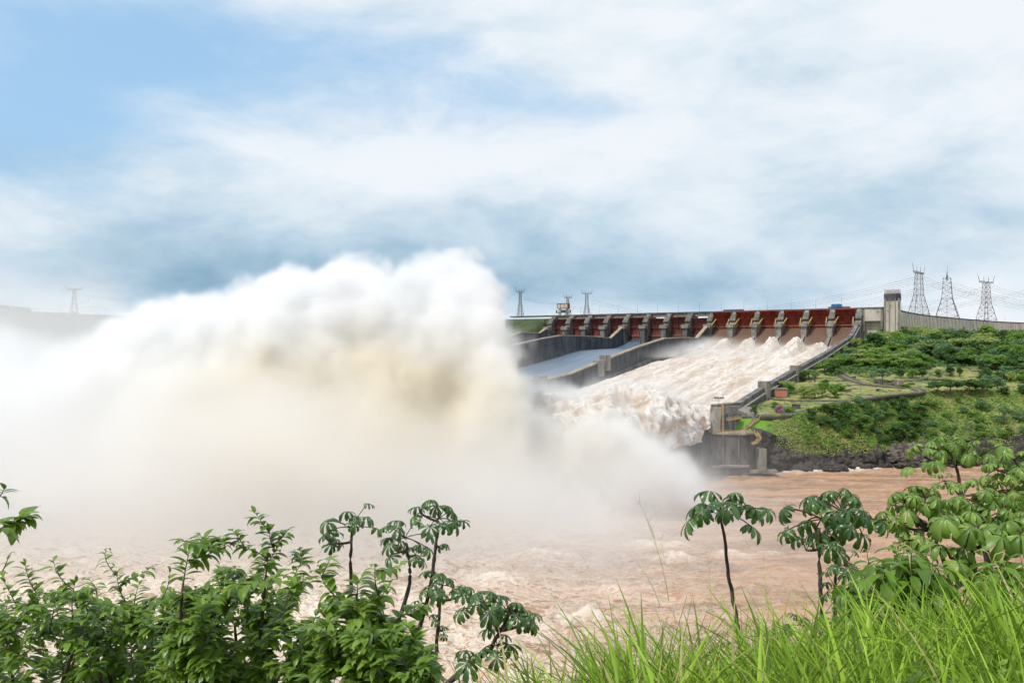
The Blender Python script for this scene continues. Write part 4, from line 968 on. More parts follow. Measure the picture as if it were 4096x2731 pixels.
# trees one can pick out
for kind, c, px, py, hh, ww, lab in (
    ('round', 'b', 3018, 1663, 42, 34, 'dark green tree standing alone on the lawn above the stairs'),
    ('round', 'p', 3118, 1660, 36, 40, 'pink flowering tree on the pale terrace grass'),
    ('bush', 'a', 3156, 1646, 30, 44, 'light green bush right of the pink flowering tree'),
    ('round', 'a', 3097, 1636, 28, 30, 'small grey green tree above and left of the pink flowering tree'),
    ('bush', 'a', 3041, 1594, 18, 24, 'small bush at the foot of the lower joint block of the chute wall'),
    ('round', 'b', 3080, 1578, 34, 40, 'dark tree against the left end of the brick red house'),
    ('umbrella', 'c', 3135, 1556, 34, 80, 'light green spreading tree right behind the brick red house'),
    ('round', 'a', 3160, 1575, 38, 50, 'mid green tree right of the brick red house'),
    ('round', 'c', 3215, 1592, 48, 62, 'yellow green rounded tree on the terrace, left of its group'),
    ('round', 'c', 3260, 1594, 50, 66, 'yellow green rounded tree on the terrace, middle of its group'),
    ('round', 'a', 3290, 1586, 56, 60, 'taller mid green tree right of the yellow green pair'),
    ('round', 'b', 3300, 1556, 34, 44, 'dark tree crown just above the yellow green group'),
    ('bush', 'a', 3352, 1562, 42, 60, 'broad green bush on the terrace right of the tree group'),
    ('round', 'a', 3338, 1592, 36, 44, 'rounded green shrub by the path left of the lamp post'),
    ('bush', 'c', 3474, 1507, 26, 46, 'bright light green bush standing alone on the pale slope'),
    ('round', 'b', 3205, 1526, 34, 50, 'dark green tree beside the chute wall above the bare stems'),
    ('sparse', 'd', 3258, 1548, 56, 40, 'grey leafless looking tree with pale branching stems'),
    ('umbrella', 'a', 3235, 1516, 36, 80, 'flat topped tree beside the chute wall'),
    ('round', 'b', 3336, 1494, 50, 52, 'dark pointed tree at the start of the upper road'),
    ('umbrella', 'a', 3300, 1488, 36, 76, 'flat topped tree left of the dark pointed tree'),
    ('umbrella', 'd', 3530, 1536, 56, 70, 'grey green tree above the road fork'),
    ('round', 'b', 3600, 1512, 34, 44, 'dark tree in the row left of the road loop'),
    ('round', 'a', 3650, 1512, 36, 54, 'rounded tree in the row above the road loop'),
    ('round', 'b', 3690, 1510, 38, 48, 'dark tree closing the row right of the road loop'),
    ('umbrella', 'b', 3752, 1578, 52, 72, 'dark spreading tree, left end of the terrace row'),
    ('umbrella', 'b', 3800, 1578, 58, 84, 'largest dark spreading tree in the terrace row'),
    ('umbrella', 'b', 3876, 1578, 60, 86, 'second large dark spreading tree in the terrace row'),
    ('umbrella', 'b', 3928, 1577, 48, 66, 'dark spreading tree, right end of the terrace row'),
    ('round', 'a', 3752, 1505, 26, 32, 'small tree on the bare brown slope, left one'),
    ('round', 'b', 3800, 1507, 42, 46, 'dark rounded tree at the foot of the bare brown slope'),
    ('round', 'b', 3838, 1504, 34, 30, 'narrow dark tree right of the rounded one under the bare slope'),
    ('bush', 'a', 3617, 1548, 20, 34, 'small green bush inside the road loop'),
    ('bush', 'c', 3645, 1538, 16, 28, 'small pale bush beside the road loop'),
    ('bush', 'a', 3275, 1638, 22, 38, 'green bush leaning over the terrace road'),
    ('round', 'b', 3245, 1668, 34, 50, 'dark shrub on the slope just below the terrace road'),
    ('sparse', 'a', 3415, 1735, 60, 60, 'pale stemmed tree standing out on the wooded river slope'),
    ('sparse', 'a', 3628, 1770, 48, 44, 'leaning pale stemmed tree above the rubble'),
    ('round', 'b', 3615, 1636, 44, 44, 'dark cone shaped tree at the top of the river slope'),
    ('sparse', 'd', 4015, 1700, 66, 50, 'pale stemmed tree on the slope near the right edge'),
    ('umbrella', 'a', 4000, 1482, 56, 76, 'flat topped tree emerging from the dark wood on the right')):
    plant_px(kind, c, px, py, hh, ww, lab, 'single trees on the terrace')
# woods: regions in the photograph, trees standing on the ground found there
def wood(poly, n, kinds, hr, wr, label, group, seed, chk=None):
    r_ = random.Random(seed); xs_ = [p[0] for p in poly]; ys_ = [p[1] for p in poly]; k = 0; tries = 0; spots = []
    while k < n and tries < n * 60:
        tries += 1; px, py = r_.uniform(min(xs_), max(xs_)), r_.uniform(min(ys_), max(ys_))
        ins = False; j = len(poly) - 1
        for i in range(len(poly)):
            if (poly[i][1] > py) != (poly[j][1] > py) and px < (poly[j][0] - poly[i][0]) * (py - poly[i][1]) / (poly[j][1] - poly[i][1] + 1e-9) + poly[i][0]: ins = not ins
            j = i
        if not ins or any(abs(px - a) < wr[0] * .42 and abs(py - b) < 7 for a, b in spots): continue
        kind, c = r_.choice(kinds); p = hit(px, py)
        if p is None: continue
        rr_ = (p.x - P0.x) * DW.x + (p.y - P0.y) * DW.y
        if rr_ < 14 * PITCH + 6: continue
        spots.append((px, py)); plant(kind, c, p, r_.uniform(*hr) * 1.3 / F * p.y, r_.uniform(*wr) * 1.1 / F * p.y, label, group); k += 1
    return k
U, Rn, B_ = 'umbrella', 'round', 'bush'
nt = 0
nt += wood([(3500, 1392), (3560, 1380), (3700, 1385), (3900, 1390), (4096, 1390), (4200, 1400), (4200, 1440), (3900, 1440), (3600, 1440), (3480, 1420)], 60, [(U, 'a'), (Rn, 'a'), (U, 'b'), (Rn, 'b'), (U, 'c'), (Rn, 'd')], (46, 74), (70, 110), 'broad crowned tree in the wood at the foot of the wing dam', 'trees of the wood below the wing dam', 1)
nt += wood([(3380, 1400), (3480, 1400), (3700, 1440), (3700, 1480), (3400, 1470), (3290, 1478)], 50, [(U, 'a'), (U, 'c'), (Rn, 'a'), (Rn, 'd'), (B_, 'a')], (26, 44), (44, 78), 'green tree in the thicket between the tower and the pale slope', 'trees of the thicket below the tower', 2)
nt += wood([(3700, 1440), (4200, 1440), (4200, 1500), (3930, 1480), (3820, 1470)], 34, [(U, 'a'), (U, 'b'), (Rn, 'b'), (Rn, 'd')], (34, 56), (56, 92), 'tree of the dark wood on the upper right hillside', 'trees of the upper right wood', 3)
nt += wood([(3940, 1500), (4200, 1500), (4200, 1600), (3990, 1590), (3930, 1560)], 26, [(Rn, 'a'), (Rn, 'b'), (Rn, 'd'), (B_, 'c')], (28, 46), (40, 66), 'green tree on the right hillside above the river slope', 'trees on the right hillside', 4)
nt += wood([(3230, 1668), (3420, 1618), (3560, 1600), (3650, 1650), (3660, 1760), (3420, 1770), (3260, 1730)], 46, [(Rn, 'a'), (Rn, 'b'), (B_, 'a'), (B_, 'b'), (B_, 'd')], (22, 44), (30, 62), 'tree on the steep wooded slope between road and river', 'trees on the steep river slope', 5)
nt += wood([(3660, 1610), (4200, 1610), (4200, 1760), (3680, 1770)], 40, [(Rn, 'a'), (B_, 'a'), (B_, 'd'), (Rn, 'd'), (B_, 'c')], (16, 34), (26, 54), 'shrubby tree on the slope right of the wooded gully', 'trees on the right river slope', 6)
nt += wood([(3320, 1650), (3480, 1640), (3500, 1745), (3350, 1750)], 12, [(Rn, 'b'), (Rn, 'a')], (34, 54), (44, 64), 'dark tree in the left gully of the river slope', 'trees in the left gully', 7)
nt += wood([(3560, 1640), (3665, 1640), (3680, 1760), (3570, 1765)], 11, [(Rn, 'b'), (Rn, 'b'), (U, 'b')], (34, 54), (44, 64), 'dark tree in the gully above the rubble', 'trees in the gully above the rubble', 8)
# shrub cover nobody could count
def cover(poly_test, n, size, hgt, mat, name, label, seed):
    r_ = np.random.default_rng(seed); i = r_.integers(0, (NR - 1), n * 6); j = r_.integers(0, NC - 1, n * 6); fi, fj = r_.random(n * 6), r_.random(n * 6)
    P_ = V[i, j] * ((1 - fi) * (1 - fj))[:, None] + V[i + 1, j] * (fi * (1 - fj))[:, None] + V[i, j + 1] * ((1 - fi) * fj)[:, None] + V[i + 1, j + 1] * (fi * fj)[:, None]
    px = CX + P_[:, 0] / P_[:, 1] * F; rr_ = rt[i, j] + fi * (rt[i + 1, j] - rt[i, j]); m_ = poly_test(P_, px, rr_)
    w_ = (P_[:, 0] - P0.x) * DW.x + (P_[:, 1] - P0.y) * DW.y; m_ &= w_ > 14 * PITCH + 4
    P_ = P_[m_][:n]; n = len(P_)
    cl = fbm(P_[:, 0] / 7, P_[:, 1] / 7, None, 2, .5, seed)
    P_[:, 2] += hgt * np.clip(cl - .2, 0, 1) * 1.4 * r_.random(n) ** .6
    nrm = r_.normal(size=(n, 3)) * .6 + np.array([-.2, -.5, .8]); nrm /= np.linalg.norm(nrm, axis=1)[:, None]
    a = np.cross(nrm, r_.normal(size=(n, 3))); a /= np.linalg.norm(a, axis=1)[:, None]; b = np.cross(nrm, a); s = size * (.5 + r_.random(n))[:, None]
    v = np.stack([P_ - a * s, P_ - b * s * .7, P_ + a * s, P_ + b * s * .7], 1).reshape(-1, 3)
    return meta(mesh_obj(name, v, np.arange(len(v)).reshape(-1, 4), mat), label, 'undergrowth', kind='stuff')
cover(lambda P_, px, rr_: (px > 3090) & (rr_ > 1.9) & (rr_ < 3.0) & (fbm(P_[:, 0] / 30, P_[:, 1] / 30, None, 3, .6, 4) > .44), 30000, .62, 3.4, FOL['a'], 'undergrowth', 'tangled green scrub covering the steep river slope', 1)
cover(lambda P_, px, rr_: (px > 3090) & (rr_ > 1.6) & (rr_ < 3.0) & (fbm(P_[:, 0] / 30, P_[:, 1] / 30, None, 3, .6, 4) < .58), 36000, .5, 2.6, FOL['c'], 'undergrowth', 'pale dry scrub mixed into the river slope', 2)
cover(lambda P_, px, rr_: (rr_ > 3.9) & (rr_ < 6.6) & (fbm(P_[:, 0] / 20, P_[:, 1] / 20, None, 3, .6, 14) > .60), 9000, .5, 1.6, FOL['d'], 'undergrowth', 'low bushes scattered over the terrace', 3)
cover(lambda P_, px, rr_: (rr_ > 6.0) & (px > 3300), 26000, 1.3, 4.5, FOL['b'], 'undergrowth', 'dark understorey filling the wood below the wing dam', 4)
# left bank trees on the ridge
for k in range(46):
    t = k / 45 * (len(ridge) - 4.02) + 2; i = int(t); f = t - i; a, c = ridge[i], ridge[i + 1]
    x, y = a[0] + (c[0] - a[0]) * f + tr_r.uniform(4, 22), a[1] + (c[1] - a[1]) * f - tr_r.uniform(4, 16)
    d = 10; plant(tr_r.choice((U, Rn, B_)), 'b', Vector((x, y, 103)), tr_r.uniform(7, 11), tr_r.uniform(9, 16), 'tree on the misty left bank ridge', 'trees on the left bank ridge')
rf = MB(); rr = random.Random(9)
for k in list(PROTO.values()):
    for root in k:
        for ch in list(root.children): bpy.data.objects.remove(ch)
        bpy.data.objects.remove(root)
print('wood trees', nt)
# ------------------------------------------------------------------ foreground slope
def G(X, Y): 
    z = 70.35 + .16 * X - .42 * np.maximum(0, Y - 2.5) - .5 * np.maximum(0, Y - 18)
    z = z - .55 * np.maximum(0, -X - .3 * (Y - 2)) * .6
    return np.maximum(z, -4)
gxx, gyy = np.meshgrid(np.linspace(-60, 60, 240), np.concatenate([np.linspace(-8, 12, 120), np.linspace(12.5, 130, 90)]), indexing='ij')
gz = G(gxx, gyy) + (fbm(gxx / 1.4, gyy / 1.4, None, 4, .55, 2) - .5) * .35
mb_g = pmat('slope_soil', (.10, .13, .03), (.055, .075, .02), 1.2, .95, c3=(.16, .15, .06), bump=.05)
fgm = mesh_obj('near_slope', np.stack([gxx, gyy, gz], -1).reshape(-1, 3), grid_faces(*gxx.shape)[:, ::-1].copy(), mb_g, None, True); meta(fgm, kind='structure')
ST = np.array([0, .12, .3, .5, .7, .86, 1.])
def leaves(base, d, up, length, width, droop, shape='ovate', fold=.25):
    """many leaves at once: arrays base(N,3), d(N,3), up(N,3), length, width, droop (N,)"""
    N = len(base); d = d / np.linalg.norm(d, axis=1)[:, None]; side = np.cross(d, up); side /= np.linalg.norm(side, axis=1)[:, None] + 1e-9; nrm = np.cross(side, d)
    hw = {'ovate': np.array([.04, .55, .95, 1., .78, .42, .02]), 'lobe': np.array([.10, .22, .45, .82, 1., .85, .15]), 'lance': np.array([.05, .5, .85, 1., .8, .45, .02])}[shape] / 2
    ns_ = len(ST); out = np.zeros((N, ns_, 3, 3))
    ang = droop[:, None] * ST[None]                 # curve bends down along its length
    dt = np.diff(ST, prepend=0)[None]
    xs = np.cumsum(np.cos(ang) * dt, 1) * length[:, None]; zs = -np.cumsum(np.sin(ang) * dt, 1) * length[:, None]
    mid = base[:, None] + d[:, None] * xs[..., None] + nrm[:, None] * zs[..., None]
    hwv = hw[None] * width[:, None]
    cn = np.cos(ang)[..., None] * nrm[:, None] + np.sin(ang)[..., None] * d[:, None]
    out[:, :, 1] = mid
    out[:, :, 0] = mid + side[:, None] * hwv[..., None] + cn * (hwv * fold)[..., None]
    out[:, :, 2] = mid - side[:, None] * hwv[..., None] + cn * (hwv * fold)[..., None]
    v = out.reshape(-1, 3); a = np.arange(ns_ - 1)
    f = np.stack([np.stack([a * 3 + k, a * 3 + k + 1, a * 3 + k + 4, a * 3 + k + 3], 1) for k in (0, 1)]).reshape(-1, 4)
    F_ = (np.arange(N) * ns_ * 3)[:, None, None] + f[None]
    return v, F_.reshape(-1, 4)
def merge(parts):
    vs, fs, b = [], [], 0
    for v, f in parts: vs.append(v); fs.append(f + b); b += len(v)
    return np.concatenate(vs), np.concatenate(fs)
L_shrub = leaf_mat('shrub_leaf', (.085, .175, .02), (.20, .32, .04), .36, .38, 2.5, (.28, .42, .05), .25, .5)
L_shrub2 = leaf_mat('shrub_leaf_yellow', (.08, .17, .02), (.20, .31, .04), .34, .32, 2.5, (.34, .46, .06), .25, .5)
L_cec = leaf_mat('palmate_leaf_dark', (.028, .085, .022), (.08, .165, .036), .30, .22, 2., (.20, .36, .05), .22, .6)
L_cec2 = leaf_mat('palmate_leaf_bright', (.10, .20, .03), (.22, .35, .055), .42, .32, 2., (.30, .46, .07), .22, .6)
L_bush = leaf_mat('drooping_leaf', (.07, .16, .018), (.15, .27, .03), .38, .3, 2., (.30, .45, .05), .22, .5)
def grass_mat():
    m = leaf_mat('grass_blade', (.075, .20, .014), (.32, .47, .05), .5, .36, 1.2, (.42, .58, .06), .55, .3); t = NT(m.node_tree); b = t.n['Principled BSDF']
    ri = t.node('ShaderNodeNewGeometry').outputs['Random Per Island']; old = b.inputs['Base Color'].links[0].from_socket
    c = t.mix(t.step(ri, .945, .96), old, (.50, .42, .20)); t.put(b.inputs['Base Color'], c); return m
L_grass = grass_mat()
L_catkin = leaf_mat('pale_catkin', (.42, .46, .14), (.55, .56, .2), .7, .2, 2.)

def bez(a, b, c, n): return [a * (1 - t) ** 2 + b * (2 * t * (1 - t)) + c * t * t for t in [i / n for i in range(n + 1)]]
def shrub(name, root, tips, label, seed, leaf_len=(.068, .105), mat=None, per=16, span=.36, parent_r=.022, sag=.0, cat='shrub', group='leafy shrubs in the left foreground'):
    """stems run from the root through main limbs to each tip; leaves stand along the last part of each stem"""
    r = random.Random(seed); rn = np.random.default_rng(seed)
    e = meta(empty(name, root), label, cat, group); mb = MB(); B, D, Uu, Ln, Wd, Dr = [], [], [], [], [], []
    rt_ = Vector(root); tips = [Vector(t) for t in tips]
    nodes = [(rt_ + Vector((r.uniform(-.05, .05), 0, .1)), None)]; tips.sort(key=lambda t: (t - rt_).length)
    main = tips[:: max(1, len(tips) // 5)]
    for t in main:      # a few bent main limbs
        path = bez(rt_, rt_.lerp(t, .45) + Vector((r.uniform(-.12, .12), r.uniform(-.1, .1), .1)), rt_.lerp(t, .8), 7)
        nodes += [(p, None) for p in path[2:]]; mb.tube([p - rt_ for p in path], [parent_r * (1 - .7 * i / 7) for i in range(8)], 6)
    for t in tips:
        s_ = min(nodes, key=lambda n_: (n_[0] - t).length + max(0, n_[0].z - t.z + .06) * 1.2)[0]
        bow = (t - s_).length * .22; m_ = s_.lerp(t, .5) + Vector((r.uniform(-bow, bow), r.uniform(-bow, bow), r.uniform(-bow, bow * .6)))
        path = bez(s_, m_, t, 8); th = .004 + .004 * min(1, (t - s_).length); mb.tube([p - rt_ for p in path], [th * (1 - .72 * i / 8) for i in range(9)], 4); nodes += [(path[3], None), (path[5], None), (path[7], None)]
        ln_ = sum((path[i + 1] - path[i]).length for i in range(8)); n = per + r.randint(-3, 4)
        for k in range(n):
            u = 1 - (k / n) * min(1, span / max(ln_, .01)); x = u * 8; i = min(int(x), 7); p = path[i].lerp(path[i + 1], x - i); dd = (path[i + 1] - path[i]).normalized()
            side = dd.cross(Vector((0, 0, 1))); side = side.normalized() if side.length > .05 else Vector((1, 0, 0)); q = Matrix.Rotation(r.uniform(-.7, .7) + (math.pi if k % 2 else 0), 3, dd) @ side
            ld = (q * r.uniform(.8, 1.1) + dd * r.uniform(.2, .8) + Vector((0, 0, r.uniform(-.05, .5))))
            if k < 2: ld = dd + q * .35
            B.append(p - rt_); D.append(ld); Uu.append((0, 0, 1) if abs(ld.normalized().z) < .9 else (0, 1, 0)); sz = r.uniform(*leaf_len) * (.62 if k < 3 else 1); Ln.append(sz); Wd.append(sz * r.uniform(.36, .46)); Dr.append(r.uniform(.5, 1.35))
    v, f = leaves(*[np.array(q, float) for q in (B, D, Uu, Ln, Wd, Dr)]); mesh_obj('foliage', v, f, mat or L_shrub, e, True)
    mb.build('stems', M['twig'], e, True); return e
def zone(poly, n, Yr_, r):
    out = []; xs_ = [p[0] for p in poly]; ys_ = [p[1] for p in poly]
    while len(out) < n:
        px, py = r.uniform(min(xs_), max(xs_)), r.uniform(min(ys_), max(ys_)); ins = False; j = len(poly) - 1
        for i in range(len(poly)):
            if (poly[i][1] > py) != (poly[j][1] > py) and px < (poly[j][0] - poly[i][0]) * (py - poly[i][1]) / (poly[j][1] - poly[i][1] + 1e-9) + poly[i][0]: ins = not ins
            j = i
        if ins: out.append(W(px, py, r.uniform(*Yr_)))
    return out
rs = random.Random(4)
def tips_of(lst, Y): return [W(a, b, Y + rs.uniform(-.25, .25)) for a, b in lst]
shrub('shrub', W(150, 3050, 5.2), tips_of([(100, 2255), (215, 2245), (20, 2330), (150, 2360), (300, 2330), (60, 2440), (-60, 2380)], 5.2) + zone([(-120, 2380), (380, 2350), (420, 2800), (-120, 2800)], 165, (4.6, 5.9), rs), 'leafy shrub filling the bottom left corner with thin twigs rising above it', 1)
shrub('shrub', W(480, 3050, 5.4), tips_of([(425, 2195), (470, 2290), (350, 2310), (560, 2330), (610, 2262), (680, 2275), (500, 2400)], 5.4) + zone([(330, 2400), (680, 2380), (720, 2800), (330, 2800)], 150, (4.8, 6.2), rs), 'leafy shrub with one upright twig standing clear above its top', 2)
shrub('shrub', W(1000, 3000, 4.9), tips_of([(1020, 2050), (1080, 2120), (960, 2180), (1110, 2190), (1200, 2200), (930, 2120), (1050, 2250), (1150, 2120), (890, 2280)], 4.9) + zone([(860, 2270), (1220, 2210), (1320, 2800), (800, 2800)], 165, (4.3, 5.6), rs), 'tallest leafy shrub, its leading twig highest in the left half', 3, (.074, .112))
shrub('shrub', W(780, 3000, 4.6), tips_of([(720, 2160), (800, 2140), (880, 2150), (760, 2190), (850, 2180), (930, 2170)], 4.6) + zone([(640, 2420), (860, 2300), (900, 2800), (640, 2800)], 120, (4.2, 5.4), rs), 'leafy shrub sending one long twig sideways to the left', 4, (.074, .112))
shrub('shrub', W(1380, 3000, 4.4), tips_of([(1320, 2230), (1500, 2260), (1640, 2240), (1430, 2330), (1560, 2330), (1700, 2420), (1280, 2290)], 4.4) + zone([(1230, 2380), (1560, 2380), (1660, 2800), (1230, 2800)], 135, (3.9, 5.0), rs), 'leafy shrub with arching yellow green twigs in front of the palmate saplings', 5, (.076, .115), L_shrub2)
shrub('shrub', W(1560, 3000, 4.1), zone([(1400, 2520), (1640, 2480), (1740, 2620), (1780, 2800), (1400, 2800)], 125, (3.7, 4.6), rs), 'low leafy shrub at the bottom edge left of the grass', 6, (.07, .105))
shrub('hanging_branch', W(-420, 2160, 3.3), tips_of([(120, 2060), (60, 2075), (20, 2110), (70, 2090)], 3.2), 'leafy branch reaching in from the left edge at mid height', 7, (.085, .12), None, 8, .22, .012, cat='branch', group=None)
shrub('hanging_branch', W(-420, 1990, 3.6), tips_of([(15, 1955), (5, 1985)], 3.6), 'small branch tip just inside the left edge above the bigger one', 8, (.06, .085), None, 5, .16, .01, cat='branch', group=None)
shrub('hanging_branch', W(-420, 2330, 3.9), tips_of([(35, 2220), (10, 2290)], 3.9), 'thin twig at the left edge just above the corner shrub', 9, (.05, .07), None, 7, .2, .01, cat='branch', group=None)

# palmate-leaved saplings
def palmate(center, out, size, r, parts, petiole_mb, attach, rootp, droop=1., wf=.31):
    """one big leaf: lobes round a hub at the end of a long petiole"""
    hub = center; petiole_mb.tube([p - rootp for p in bez(attach, attach.lerp(hub, .5) + Vector((0, 0, .12 * size)), hub, 4)], .0075 * max(.7, size / .4), 4)
    n = r.choice((8, 9, 9, 10)); o = Vector(out); nrm = (Vector((o.x * .75, o.y * .75, 1)).normalized() + Vector((r.uniform(-.3, .3), r.uniform(-.3, .3), 0))).normalized()
    e1 = nrm.cross(Vector((0, 0, 1)).cross(o)).normalized() if o.length > .01 else Vector((1, 0, 0)); e1 = (o - nrm * o.dot(nrm)); e1 = e1.normalized() if e1.length > .05 else nrm.orthogonal().normalized(); e2 = nrm.cross(e1)
    B, D, Uu, Ln, Wd, Dr = [], [], [], [], [], []
    for k in range(n):
        a = (k - (n - 1) / 2) / (n - 1) * R(320) + r.uniform(-.05, .05); dd = e1 * math.cos(a) + e2 * math.sin(a); ln_ = size * .52 * (1 - .38 * abs(a) / R(152)) * r.uniform(.9, 1.08)
        B.append(hub - rootp); D.append(dd + nrm * .12); Uu.append(nrm); Ln.append(ln_); Wd.append(ln_ * wf); Dr.append(droop * r.uniform(.8, 1.9))
    parts.append(leaves(*[np.array([tuple(x) if hasattr(x, '__len__') else x for x in q], float) for q in (B, D, Uu, Ln, Wd, Dr)], shape='lobe', fold=.35))
def sapling(trunk, crowns, label, seed, mat, tr=.022, droop=1., name='palmate_sapling', group='palmate leaved saplings'):
    """trunk: points (px,py,Y) from the ground up; crowns: (px,py,Y,radius px,leaves,leaf px)"""
    r = random.Random(seed); T = [W(*p) for p in trunk]; rootp = T[0].copy()
    e = meta(empty(name, rootp), label, 'sapling', group); tk = MB(); path = []
    for i in range(len(T) - 1):
        for k in range(5): path.append(T[i].lerp(T[i + 1], k / 5) + Vector((r.uniform(-1, 1), r.uniform(-1, 1), 0)) * tr * .25)
    path.append(T[-1]); tk.tube([p - rootp for p in path], [tr * (1 - .5 * i / len(path)) * (1 + .12 * (i % 2)) for i in range(len(path))], 8)
    pt = tk; parts = []
    for (px, py, Y, rad, n, lp) in crowns:
        c = W(px, py, Y); rm = rad * 1.45 / F * Y; ls = lp * 1.22 / F * Y
        src = min(path, key=lambda p: (p - c).length + (.4 * rm if p.z > c.z + .05 else 0))
        if (src - c).length > rm * .35: tk.tube([p - rootp for p in bez(src, src.lerp(c, .5) + Vector((0, 0, -.12 * (src - c).length)), c, 5)], [tr * .62, tr * .6, tr * .55, tr * .5, tr * .45, tr * .4], 6)
        for k in range(n):
            a = 2.4 * k + r.uniform(-.3, .3); el_ = r.uniform(-.7, .75) if k > 1 else 1.1; dd = Vector((math.cos(a) * math.cos(el_), math.sin(a) * math.cos(el_), math.sin(el_) * .75))
            hub = c + dd * rm * r.uniform(.5, 1.0); palmate(hub, Vector((dd.x, dd.y, 0)) if k > 1 else Vector((dd.x, dd.y, 0)) * .5, ls * r.uniform(.8, 1.1) * (.7 if k == 0 else 1) * (1.05 if mat is L_cec2 else 1), r, parts, pt, c, rootp, droop, .37 if mat is L_cec2 else .32)
    v, f = merge(parts); mesh_obj('foliage', v, f, mat, e, True); tk.build('trunk', M['bark_dark'], e, True); return e
sapling([(2968, 2700, 14), (2958, 2560, 14), (2938, 2430, 14), (2915, 2300, 14), (2898, 2160, 14), (2884, 2070, 14)], [(2890, 2045, 14, 125, 15, 135)], 'lone umbrella shaped palmate sapling on a slender dark trunk before the river', 21, L_cec, .042, 1.05)
sapling([(3286, 2640, 12), (3284, 2400, 12), (3276, 2250, 12), (3276, 2110, 12)], [(3290, 2075, 12, 130, 12, 140), (3225, 2200, 12, 60, 2, 120), (3330, 2180, 12, 60, 3, 120)], 'dark palmate sapling with leaves hanging to the left of its black trunk', 22, L_cec, .038, 1.25)
sapling([(3345, 2640, 12.6), (3340, 2400, 12.6), (3342, 2180, 12.6), (3344, 2060, 12.6)], [(3372, 2050, 12.6, 115, 10, 140), (3430, 2110, 12.6, 50, 3, 130)], 'palmate sapling behind and right of the black trunked one', 23, L_cec, .03, 1.25)
sapling([(1410, 2700, 10.5), (1405, 2430, 10.5), (1402, 2250, 10.5), (1408, 2110, 10.5)], [(1405, 2110, 10.5, 100, 8, 100), (1320, 2170, 10.5, 50, 4, 95)], 'leftmost palmate sapling rising out of the leafy shrubs', 24, L_cec, .030)
sapling([(1560, 2700, 10), (1590, 2500, 10), (1640, 2330, 10), (1640, 2260, 10), (1625, 2170, 10)], [(1620, 2150, 10, 90, 9, 105), (1580, 2200, 10, 60, 4, 95), (1660, 2220, 10, 50, 4, 95)], 'palmate sapling with a curved trunk, second from the left', 25, L_cec, .030)
sapling([(1610, 2720, 9.6), (1680, 2500, 9.6), (1725, 2330, 9.6), (1745, 2180, 9.6), (1755, 2085, 9.6)], [(1755, 2075, 9.6, 85, 8, 105), (1680, 2050, 9.6, 30, 2, 105), (1830, 2110, 9.6, 30, 2, 105), (1775, 2190, 9.6, 20, 2, 80), (1740, 2330, 9.6, 60, 6, 90), (1680, 2430, 9.6, 30, 3, 60)], 'tallest palmate sapling of the left group, leaning right with a bare trunk', 26, L_cec, .028)
sapling([(1720, 2760, 9.2), (1745, 2600, 9.2), (1760, 2400, 9.2)], [(1770, 2340, 9.2, 55, 5, 95), (1850, 2380, 9.2, 40, 4, 95), (1740, 2480, 9.2, 25, 3, 55), (1770, 2520, 9.2, 25, 3, 55)], 'vine wrapped palmate sapling right of the tall leaning one', 27, L_cec, .028)
sapling([(1760, 2760, 8.4), (1850, 2680, 8.4), (1960, 2600, 8.4), (2000, 2520, 8.4)], [(1930, 2420, 8.4, 75, 8, 120), (2040, 2450, 8.4, 75, 7, 130), (2120, 2480, 8.4, 40, 3, 100), (1880, 2640, 8.4, 40, 3, 135), (1990, 2580, 8.4, 60, 5, 120)], 'spreading palmate sapling leaning right at the left end of the grass', 28, L_cec, .032)
sapling([(3900, 2300, 21), (3870, 2080, 21), (3838, 1930, 21), (3822, 1850, 21)], [(3700, 1830, 21, 60, 8, 78), (3790, 1780, 21, 45, 7, 78), (3855, 1800, 21, 45, 7, 78), (3940, 1810, 21, 60, 8, 78), (3750, 1800, 21, 40, 5, 72)], 'slender palmate tree with a forked flat crown against the rocky shore', 29, L_cec2, .06, 1.1)
sapling([(3960, 2300, 19), (3900, 2060, 19), (3850, 1985, 19), (3780, 1930, 19)], [(3775, 1925, 19, 45, 6, 60)], 'thin palmate tree with one small tuft above the bright foliage', 30, L_cec2, .04, 1.)
sapling([(4190, 2400, 17), (4150, 2100, 17), (4110, 1960, 17), (4080, 1870, 17)], [(4060, 1840, 17, 60, 10, 88), (3990, 1880, 17, 45, 7, 85), (4100, 1900, 17, 60, 8, 88), (4030, 1960, 17, 55, 8, 85), (3960, 1960, 17, 40, 5, 75), (4110, 1990, 17, 60, 8, 88)], 'palmate tree crowding the right edge above the river', 31, L_cec2, .06, 1.15)
sapling([(3860, 2500, 15), (3780, 2260, 15), (3730, 2120, 15)], [(3620, 2010, 15, 65, 9, 92), (3700, 1990, 15, 65, 9, 92), (3560, 2090, 15, 55, 7, 92), (3660, 2090, 15, 70, 9, 92), (3760, 2040, 15, 60, 8, 92), (3640, 2160, 15, 55, 6, 90)], 'broad palmate tree with layered crowns left of the right edge group', 32, L_cec2, .05, 1.15)
sapling([(4020, 2550, 15.5), (3960, 2250, 15.5), (3920, 2100, 15.5)], [(3850, 1990, 15.5, 70, 10, 92), (3930, 1990, 15.5, 70, 10, 92), (4010, 2050, 15.5, 70, 9, 92), (3890, 2060, 15.5, 80, 9, 92), (4080, 2060, 15.5, 60, 8, 92), (3990, 2130, 15.5, 60, 7, 92)], 'dense bright palmate tree in the middle of the right edge group', 33, L_cec2, .05, 1.15)
sapling([(3920, 2700, 9), (3890, 2400, 9), (3880, 2200, 9)], [(3850, 2110, 9, 70, 5, 165), (3960, 2160, 9, 80, 5, 165), (3800, 2230, 9, 60, 3, 150), (4060, 2120, 9, 70, 4, 165)], 'nearest palmate sapling at right with the largest bright leaves', 34, L_cec2, .04, 1.2)

